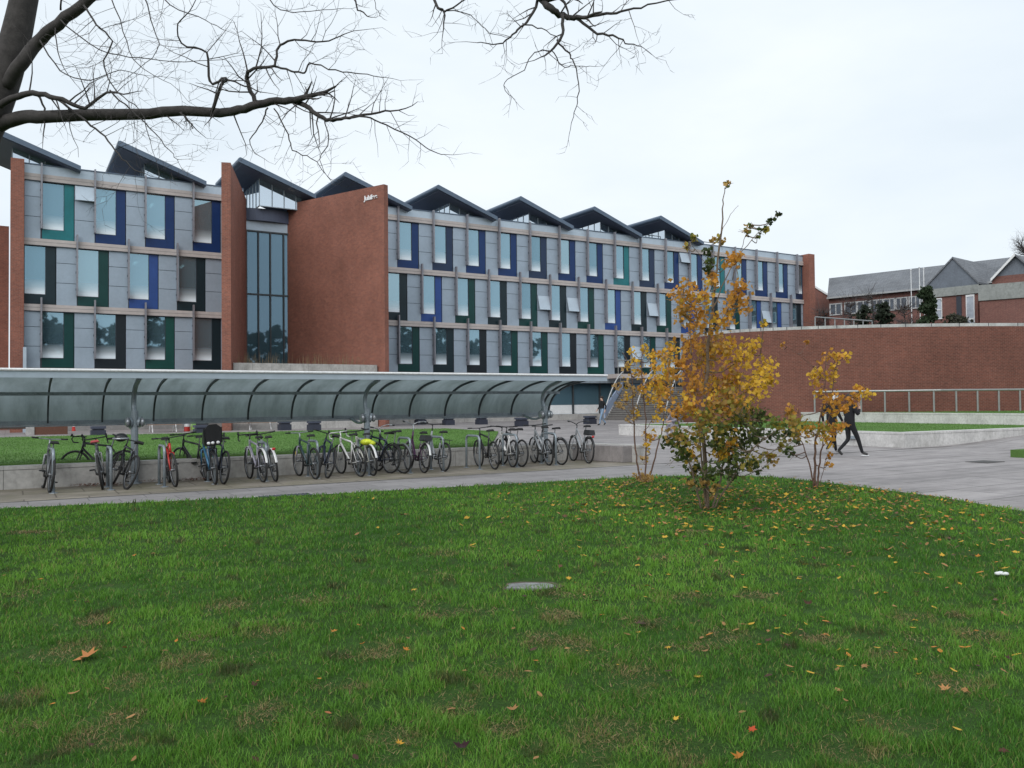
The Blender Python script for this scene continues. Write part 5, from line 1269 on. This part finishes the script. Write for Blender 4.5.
wg = MB(); c0 = D(806,330,90); c1 = D(833,330,90); wg.hexa([(c0.x,c0.y,0),(c1.x,c1.y,0),(c1.x,c1.y+1.5,0),(c0.x,c0.y+1.5,0),(c0.x,c0.y,D(806,282,90).z),(c1.x,c1.y,D(832,299,90).z),(c1.x,c1.y+1.5,D(832,299,90).z),(c0.x,c0.y+1.5,D(806,282,90).z)]); wg.build('wing_wall', M['brick_far'], SB)
wg = MB(); za = D(806,282,90).z+.02; zb_ = D(832,299,90).z+.02; wg.hexa([(c0.x,c0.y-.1,za),(c1.x,c1.y-.1,zb_),(c1.x,c1.y+1.6,zb_),(c0.x,c0.y+1.6,za),(c0.x,c0.y-.1,za+.22),(c1.x,c1.y-.1,zb_+.22),(c1.x,c1.y+1.6,zb_+.22),(c0.x,c0.y+1.6,za+.22)]); wg.build('verge', M['white_paint'], SB)
# gabled wing
GB = thing('gabled_wing', 'dark slate hung gable with brick below and tall white window, right of the conifer', 'building', D(953,330,72)*1)
ORG[GB.name] = GB.location.copy()
def gable(xL, xR, xA, yA, zb, dep, dep2, zrt):
    L_ = D(xL, 330, dep); R_ = D(xR, 330, dep2); A_ = D(xA, yA, (dep+dep2)/2); L_.z = R_.z = zb
    return L_, R_, A_
L_, R_, A_ = gable(924.5,980,953,258.7,11.05,73,69.5,0)
e_ = (R_-L_).normalized(); q_ = Vector((-e_.y, e_.x, 0)); bk_ = q_*14
mb = MB(); mb.add([L_,R_,A_], [(0,1,2)]); mb.build('gable', M['slate_hung'], GB)
mb = MB(); ov = -q_*.12; th_ = Vector((0,0,.16))
for U0, U1 in ((L_,A_),(A_,R_)): mb.hexa([U0+ov, U1+ov, U1+bk_, U0+bk_, U0+ov+th_, U1+ov+th_, U1+bk_+th_, U0+bk_+th_])
mb.build('roof', M['slate'], GB)
mb = MB(); mb.prism([L_.xy+e_.xy*.3, R_.xy-e_.xy*.1, (R_+bk_).xy, (L_+bk_).xy], 0, 11.0); mb.build('wall', M['brick_far'], GB)
mb = MB(); mb.prism([(L_+e_*.2-q_*.15).xy, (R_-q_*.15).xy, (R_-q_*.002).xy, (L_+e_*.2-q_*.002).xy], 10.3, 11.03); mb.build('fascia', M['palerender'], GB)
def gwin(u0, u1, z0, z1, name='window'):
    mb = MB(); a = L_+e_*u0; b = L_+e_*u1
    for (m0, m1, n0, n1) in ((0,.1,0,1),(.9,1,0,1),(.1,.9,0,.05),(.1,.9,.95,1),(.1,.9,.42,.46)):
        p0 = a.lerp(b,m0); p1 = a.lerp(b,m1); mb.prism([(p0-q_*.08).xy,(p1-q_*.08).xy,(p1-q_*.003).xy,(p0-q_*.003).xy], z0+(z1-z0)*n0, z0+(z1-z0)*n1)
    w_ = mb.build(name, M['white_paint'], GB); mb = MB(); p0 = a.lerp(b,.1); p1 = a.lerp(b,.9); mb.prism([(p0-q_*.04).xy,(p1-q_*.04).xy,(p1-q_*.01).xy,(p0-q_*.01).xy], z0+.1, z1-.1); mb.build('pane', weath('bright_far_pane', (.42,.46,.52), .2, .2), w_)
LW = (R_-L_).length
gwin(LW*.22,LW*.34,8.4,10.2); gwin(LW*.77,LW*.92,6.6,10.25)
mb = MB(); p0 = L_+e_*LW*.60; p1 = L_+e_*LW*.69; mb.prism([(p0-q_*.05).xy,(p1-q_*.05).xy,(p1-q_*.003).xy,(p0-q_*.003).xy], 6.2, 10.2); mb.build('doorway', M['joint'], GB)
# second gable and flat block
G2 = thing('gabled_wing', 'second slate gable at the right edge, behind the pale topped brick block', 'building', D(1016,330,74)); ORG[G2.name] = G2.location.copy()
L2, R2, A2 = gable(993,1042,1016,256.3,10.85,66.8,64.5,0); e2 = (R2-L2).normalized(); q2 = Vector((-e2.y,e2.x,0)); k2 = q2*14
mb = MB(); mb.add([L2,R2,A2], [(0,1,2)]); mb.build('gable', M['slate_hung'], G2)
mb = MB()
for U0, U1 in ((L2,A2),(A2,R2)): mb.hexa([U0-q2*.3, U1-q2*.3, U1+k2, U0+k2, U0-q2*.3+th_, U1-q2*.3+th_, U1+k2+th_, U0+k2+th_])
mb.build('roof', M['slate'], G2)
mb = MB(); mb.hexa([L2-q2*.42-up*.02, A2-q2*.42-up*.02, A2-q2*.302-up*.02, L2-q2*.302-up*.02, L2-q2*.42+up*.22, A2-q2*.42+up*.22, A2-q2*.302+up*.22, L2-q2*.302+up*.22]); mb.build('bargeboard', M['white_paint'], G2)
mb = MB(); mb.prism([L2.xy,R2.xy,(R2+k2).xy,(L2+k2).xy], 0, 11.25); mb.build('wall', M['brick_far'], G2)
# slate ridge linking the gables
mb = MB(); ra = A_+q_*6; rb = A2+q2*6; ra.z = 13.1; rb.z = 13.1; mb.add([L_+e_*LW*.9+q_*3+up*-.3, L2+q2*2, rb, ra], [(0,1,2,3)]); lk = L_+e_*LW*.9+q_*3
mb.add([L_+e_*LW*.9+q_*14, L2+q2*14, rb, ra], [(1,0,3,2)]); mb.build('link_roof', M['slate'], GB)
FB = thing('flat_block', 'plain brick block with a pale grey flat roof fascia at the right edge', 'building', D(1000,330,66)); ORG[FB.name] = FB.location.copy()
f0 = D(979,285,67); f1 = D(1100,280,62); f0.z = f1.z = 0; ef = (f1-f0).normalized(); qf = Vector((-ef.y,ef.x,0))
mb = MB(); mb.prism([f0.xy,f1.xy,(f1+qf*6).xy,(f0+qf*6).xy], 0, 9.35); mb.build('wall', M['brick_far'], FB)
mb = MB(); f0b = f0-ef*.05-qf*.12; f1b = f1-qf*.12; mb.prism([f0b.xy,f1b.xy,(f1+qf*6).xy,(f0-ef*.05+qf*6).xy], 9.353, 10.6); mb.build('fascia', M['palerender'], FB)
for x_, yt, lb in ((912,270.5,'leftmost of three slim white flagpoles before the slate roof'),(920.5,268,'middle one of three slim white flagpoles, tallest, before the slate roof'),(924.8,269,'rightmost of three slim white flagpoles, nearest the conifer')):
    b = D(x_, 330, 68); tp_ = D(x_, yt, 68); t_ = thing('flagpole', lb, 'flagpole', (b.x,b.y,0), 'W', 'flagpoles by the slate building'); mb = MB(); mb.tube([(b.x,b.y,0),(b.x,b.y,tp_.z)], [.042,.03], 8); mb.build('pole', M['white_paint'], t_)
    mb = MB(); mb.blob((b.x,b.y,tp_.z+.05), .07,.07,.06, 8, 6); mb.build('finial', M['white_paint'], t_)
# trees behind the wall
def shrubtree(name, label, px_, ytop, dep, wpx, shape, col, n, size, bare=False, grp=None, zb=0.0, trunk=.14):
    b = D(px_, 330, dep); tp_ = D(px_, ytop, dep); H = tp_.z-zb; wr = wpx*dep/FPX/2
    t_ = thing(name, label, 'tree', (b.x,b.y,zb), 'W', grp)
    mb = MB(); mb.tube([(b.x,b.y,zb),(b.x+.05,b.y,zb+H*.5),(b.x,b.y,zb+H*.9)], [trunk,trunk*.6,.02], 7); mb.build('trunk', M['bark'], t_, True)
    cen = []; brn = MB()
    K = 46
    for i in range(K):
        u = random.random()**.8; z = zb+H*(.12+.86*u)
        if shape == 'cone': rr_ = wr*(1-u)**.8+.1
        elif shape == 'col': rr_ = wr*(1-.55*u)*(.7+.5*random.random())
        else: rr_ = wr*math.sin(math.pi*min(.97,.12+.85*u))**.6
        a = random.uniform(0,6.28); q = Vector((b.x+rr_*math.cos(a), b.y+rr_*math.sin(a), z-(.1 if shape == 'cone' else -.1)*rr_)); brn.tube([(b.x,b.y,z-.3*rr_), q], [.05,.012], 4)
        m = max(3, n//K); cen.append(rng.normal(size=(m,3))*np.array([.30,.30,.16])*max(.5,rr_)+np.array(q.lerp(Vector((b.x,b.y,z)), random.uniform(0,.5))))
        if bare:
            for _ in range(7): brn.tube([q, q+Vector((random.gauss(0,.6),random.gauss(0,.6),abs(random.gauss(.5,.5))))], [.012,.004], 3)
    brn.build('branches', M['twig'], t_)
    if not bare or n > 0:
        C_ = np.vstack(cen); cols = np.array(col)*rng.uniform(.55,1.45,(len(C_),1)); leafmesh('crown', C_, rng.uniform(.6,1.3,len(C_))*size, cols, M['leaf'], t_, (b.x,b.y,zb))
    return t_
G_ = 'trees and shrubs behind the curved wall'
shrubtree('conifer', 'dense green conifer standing before the slate gable, right of the flagpoles', 927, 287, 60, 30, 'cone', (.045,.070,.035), 4200, .20, grp=G_, zb=3)
shrubtree('evergreen_tree', 'narrow dark green tree, left of two dark trees before the slate building', 864, 304, 62, 13, 'col', (.040,.052,.034), 1800, .20, grp=G_, zb=3)
shrubtree('evergreen_tree', 'bushy dark green tree, right of two dark trees before the slate building', 885, 303, 61, 19, 'col', (.036,.048,.032), 2200, .20, grp=G_, zb=3)
shrubtree('round_bush', 'low round dark bush at the foot of the conifer, under the gable', 957, 313, 58, 26, 'round', (.060,.062,.042), 1800, .18, grp=G_, zb=4.2)
shrubtree('bare_shrub', 'reddish leafless shrub beside the brick end of the glazed building', 824, 306, 64, 16, 'round', (.14,.062,.045), 420, .14, True, G_, 3)
shrubtree('bare_shrub', 'grey brown leafless tree between the two dark green trees', 873, 292, 66, 22, 'round', (.10,.075,.06), 120, .12, True, G_, 4)
shrubtree('bare_shrub', 'thin leafless brown shrub left of the conifer, before the lower windows', 905, 305, 63, 20, 'round', (.11,.075,.055), 200, .12, True, G_, 4)
shrubtree('bare_shrub', 'pale leafless shrub rising behind the left dark green tree', 851, 300, 67, 16, 'round', (.12,.085,.07), 120, .12, True, G_, 4)
# bare treetop at the far right
b = D(1035,330,85); t_ = thing('bare_tree', 'distant leafless tree rising behind the right slate gable', 'tree', (b.x,b.y,0)); _br, _tw = br, tw; br = MB(); tw = MB()
tp_ = D(1032,255,85); br.tube([(b.x,b.y,0),(b.x,b.y,tp_.z*.6),tp_], [.4,.28,.12], 8)
br.build('trunk', M['bark'], t_, True); br = MB()
for i in range(12):
    a = D(1032+random.uniform(-3,3), random.uniform(250,275), 85); grow(a, Vector((random.uniform(-1.2,.8),random.gauss(0,.5),random.uniform(.2,1))), random.uniform(1.6,3.0), .07, 2)
for k_ in range(len(br.v)): pass
br.build('branches', M['bark'], t_); tw.build('twigs', M['twig'], t_); br, tw = _br, _tw
# a wood behind the viewpoint, seen in the lower window reflections
n = 14000; xs = rng.uniform(-130,110,n); dep_ = rng.uniform(0,14,n); top_ = 17+1.6*np.sin(xs*.11)+2*np.sin(xs*.31+1)+1.5*np.sin(xs*.7)
zz = rng.uniform(0,1,n)**.7*top_; base_ = W(0,112); Pw = np.stack([base_.x+dV.x*xs+nV.x*dep_, base_.y+dV.y*xs+nV.y*dep_, zz], 1)
wo = leafmesh('distant_wood', Pw, rng.uniform(1.0,2.2,n), np.array((.030,.036,.018))*rng.uniform(.6,1.4,(n,1)), M['leaf'], None, (0,0,0)); tag(wo, kind='stuff')

# ------------------------------------------------------------------ people
def person(label, p, yaw, J, cols, hair_col='hair', extra=None, hscale=1.0):
    names = list(J.keys()); me = bpy.data.meshes.new('person')
    E = [('pelvis','spine'),('spine','chest'),('chest','neck'),('neck','head'),('head','crown'),('head','nose')]
    for s in 'lr': E += [('chest','sh_'+s),('sh_'+s,'el_'+s),('el_'+s,'wr_'+s),('wr_'+s,'pa_'+s),('pelvis','hip_'+s),('hip_'+s,'kn_'+s),('kn_'+s,'an_'+s),('an_'+s,'toe_'+s)]
    V = [Vector(J[k][0]) for k in names]; rad = [J[k][1] for k in names]; ed = [(names.index(a), names.index(b)) for a, b in E]
    lab = {k: J[k][2] for k in names}
    for s in 'lr':
        w = Vector(J['wr_'+s][0]); pa = Vector(J['pa_'+s][0]); d_ = (pa-w).normalized(); sd = d_.cross(Vector((1,0,0)) if abs(d_.x) < .8 else Vector((0,0,1))).normalized(); bn = d_.cross(sd)
        ip = names.index('pa_'+s)
        for i, (o_, l_) in enumerate(((-.03,.060),(-.01,.072),(.012,.068),(.03,.052))):
            a = len(V); V += [pa+sd*o_+d_*.03, pa+sd*o_*1.15+d_*(.03+l_*.5)+bn*.008, pa+sd*o_*1.15+d_*(.03+l_)+bn*.028]; rad += [.010,.0095,.008]; ed += [(ip,a),(a,a+1),(a+1,a+2)]
        a = len(V); V += [pa-sd*.04+bn*.01, pa-sd*.062+d_*.035+bn*.02]; rad += [.011,.009]; ed += [(ip,a),(a,a+1)]
    me.from_pydata([tuple(v*hscale) for v in V], ed, [])
    o = bpy.data.objects.new('person', me); COL.objects.link(o)
    m = o.modifiers.new('skin', 'SKIN'); m.use_smooth_shade = True
    for i, r_ in enumerate(rad):
        rr_ = r_ if hasattr(r_, '__len__') else (r_, r_); me.skin_vertices[0].data[i].radius = (rr_[0]*hscale, rr_[1]*hscale)
    me.skin_vertices[0].data[names.index('pelvis')].use_root = True
    o.modifiers.new('sub', 'SUBSURF').levels = 1
    bpy.context.view_layer.update(); dg = bpy.context.evaluated_depsgraph_get()
    nm = bpy.data.meshes.new_from_object(o.evaluated_get(dg)); bpy.data.objects.remove(o); bpy.data.meshes.remove(me)
    mats = ['top','trousers','shoes','skin']; nm.materials.clear()
    for k in mats: nm.materials.append(cols[k] if k in cols else M['skin'])
    segs = [(Vector(J[a][0])*hscale, Vector(J[b][0])*hscale, lab[b]) for a, b in E]
    hands = [Vector(J['pa_'+s][0])*hscale for s in 'lr']
    for pl in nm.polygons:
        c = pl.center; best = None
        for a, b, l_ in segs:
            ab = b-a; u = max(0,min(1,(c-a).dot(ab)/max(1e-9,ab.length_squared))); d_ = (c-(a+ab*u)).length
            if best is None or d_ < best[0]: best = (d_, l_)
        k = best[1]
        if min((c-h_).length for h_ in hands) < .12: k = 'skin'
        pl.material_index = mats.index(k); pl.use_smooth = True
    o = bpy.data.objects.new('person', nm); COL.objects.link(o); o.location = p; o.rotation_euler = (0,0,yaw); tag(o, label, 'person')
    hd = Vector(J['head'][0])*hscale; ORG[o.name] = Vector((0,0,0))
    mb = MB(); mb.blob(hd+Vector((-.018,0,.075))*hscale, .105*hscale, .088*hscale, .085*hscale, 14, 9); mb.blob(hd+Vector((-.05,0,.01))*hscale, .07*hscale, .08*hscale, .09*hscale, 12, 8); mb.build('hair', M[hair_col], o, True, Vector((0,0,0)))
    mb = MB()
    for sg in (-1,1): mb.blob(hd+Vector((.088,sg*.032,.03))*hscale, .008, .013, .008, 8, 6)
    mb.build('eyes', M['hair'], o, True, Vector((0,0,0)))
    if extra: extra(o, hd)
    return o
def pose(kind):
    J = {'pelvis': ((0,0,.95),(.125,.15),'trousers'),'spine': ((0,0,1.13),(.115,.14),'top'),'chest': ((.01,0,1.34),(.12,.165),'top'),'neck': ((.025,0,1.50),.055,'top'),'head': ((.045,0,1.61),(.085,.075),'skin'),'crown': ((.035,0,1.70),(.075,.07),'skin'),'nose': ((.145,0,1.605),.014,'skin')}
    for s, y in (('l',1),('r',-1)):
        J['sh_'+s] = ((0,y*.185,1.42),.07,'top'); J['hip_'+s] = ((0,y*.09,.90),.095,'trousers')
    if kind == 'walk':
        J['kn_r'] = ((.20,-.09,.50),.062,'trousers'); J['an_r'] = ((.33,-.09,.11),.045,'trousers'); J['toe_r'] = ((.50,-.10,.05),.04,'shoes')
        J['kn_l'] = ((.03,.09,.48),.062,'trousers'); J['an_l'] = ((-.30,.09,.17),.045,'trousers'); J['toe_l'] = ((-.17,.10,.045),.04,'shoes')
        J['el_l'] = ((.05,.25,1.14),.05,'top'); J['wr_l'] = ((.20,.22,.98),.036,'top'); J['pa_l'] = ((.26,.21,.93),.030,'skin')
        J['el_r'] = ((.10,-.25,1.16),.05,'top'); J['wr_r'] = ((.24,-.13,1.34),.036,'top'); J['pa_r'] = ((.25,-.10,1.41),.030,'skin')
    elif kind == 'walk2':
        J['kn_l'] = ((.16,.09,.50),.062,'trousers'); J['an_l'] = ((.22,.09,.10),.045,'trousers'); J['toe_l'] = ((.38,.10,.045),.04,'shoes')
        J['kn_r'] = ((.02,-.09,.48),.062,'trousers'); J['an_r'] = ((-.26,-.09,.15),.045,'trousers'); J['toe_r'] = ((-.13,-.10,.045),.04,'shoes')
        J['el_l'] = ((-.12,.25,1.16),.05,'top'); J['wr_l'] = ((-.06,.27,.92),.036,'top'); J['pa_l'] = ((-.03,.27,.85),.030,'skin')
        J['el_r'] = ((.06,-.25,1.15),.05,'top'); J['wr_r'] = ((.20,-.24,.95),.036,'top'); J['pa_r'] = ((.25,-.23,.90),.030,'skin')
    else:   # sitting, bent forward
        J['pelvis'] = ((0,0,.60),(.13,.16),'trousers'); J['spine'] = ((.08,0,.76),(.13,.16),'top'); J['chest'] = ((.20,0,.94),(.135,.18),'top'); J['neck'] = ((.30,0,1.07),.055,'top'); J['head'] = ((.37,0,1.16),(.085,.075),'skin'); J['crown'] = ((.39,0,1.25),(.075,.07),'skin'); J['nose'] = ((.47,0,1.14),.014,'skin')
        for s, y in (('l',1),('r',-1)):
            J['sh_'+s] = ((.18,y*.185,1.0),.07,'top'); J['hip_'+s] = ((.04,y*.1,.58),.095,'trousers'); J['kn_'+s] = ((.44,y*.13,.56),.065,'trousers'); J['an_'+s] = ((.42,y*.13,.11),.045,'trousers'); J['toe_'+s] = ((.58,y*.15,.045),.04,'shoes')
            J['el_'+s] = ((.32,y*.25,.78),.05,'top'); J['wr_'+s] = ((.48,y*.10,.74),.036,'top'); J['pa_'+s] = ((.53,y*.06,.73),.030,'skin')
    return J
dk = weath('black_cloth', (.009,.010,.013), .2, .9); tr_ = weath('black_trousers', (.010,.011,.014), .2, .9); shoe = weath('black_white_shoes', (.05,.05,.05), .3, .6); jean = weath('pale_jeans', (.22,.32,.45), .15, .9); gry = weath('grey_sweatshirt', (.26,.25,.30), .12, .9); wsh = weath('white_shoe', (.55,.55,.55), .1, .6)
def soles(o, hd): 
    mb = MB()
    for x_, y_ in ((.42,-.095),): mb.blob((x_,y_,.018), .14,.045,.016, 10, 6)
    mb.build('sole', M['white_paint'], o, True, Vector((0,0,0)))
p1 = G(850,456.5); person('walker in black with a hand raised to the face, right of the rightmost maple', p1, R(14), pose('walk'), {'top': dk, 'trousers': tr_, 'shoes': shoe}, extra=soles)
def cap(o, hd):
    mb = MB(); mb.blob(hd+Vector((-.01,0,.05)), .115,.10,.10, 14, 9); mb.blob(hd+Vector((.11,0,.05)), .07,.075,.02, 10, 6); mb.build('cap', M['white_paint'], o, True, Vector((0,0,0)))
p2 = G(832,454.0); person('walker in dark clothes and a pale cap, half hidden behind the rightmost young maple', p2, R(20), pose('walk2'), {'top': dk, 'trousers': tr_, 'shoes': wsh}, extra=cap)
p3 = G(602.5,425.6,.17); p3.z = plaza_z(*SV(p3)); person('far walker in a black coat and pale blue jeans near the foot of the stair', p3, R(200), pose('walk2'), {'top': dk, 'trousers': jean, 'shoes': dk})
rr4 = ray(677,425); k4 = (23.62-(EYEV-OV).dot(dV))/rr4.dot(dV); v4 = SV(EYEV+rr4*k4)[1]; p4 = W(23.62,v4,plaza_z(23.62,v4)); person('person in grey sweatshirt bent forward on the white wall, behind the largest maple', p4, math.atan2(-dV.y,-dV.x)+R(0), pose('sit'), {'top': gry, 'trousers': gry, 'shoes': dk})
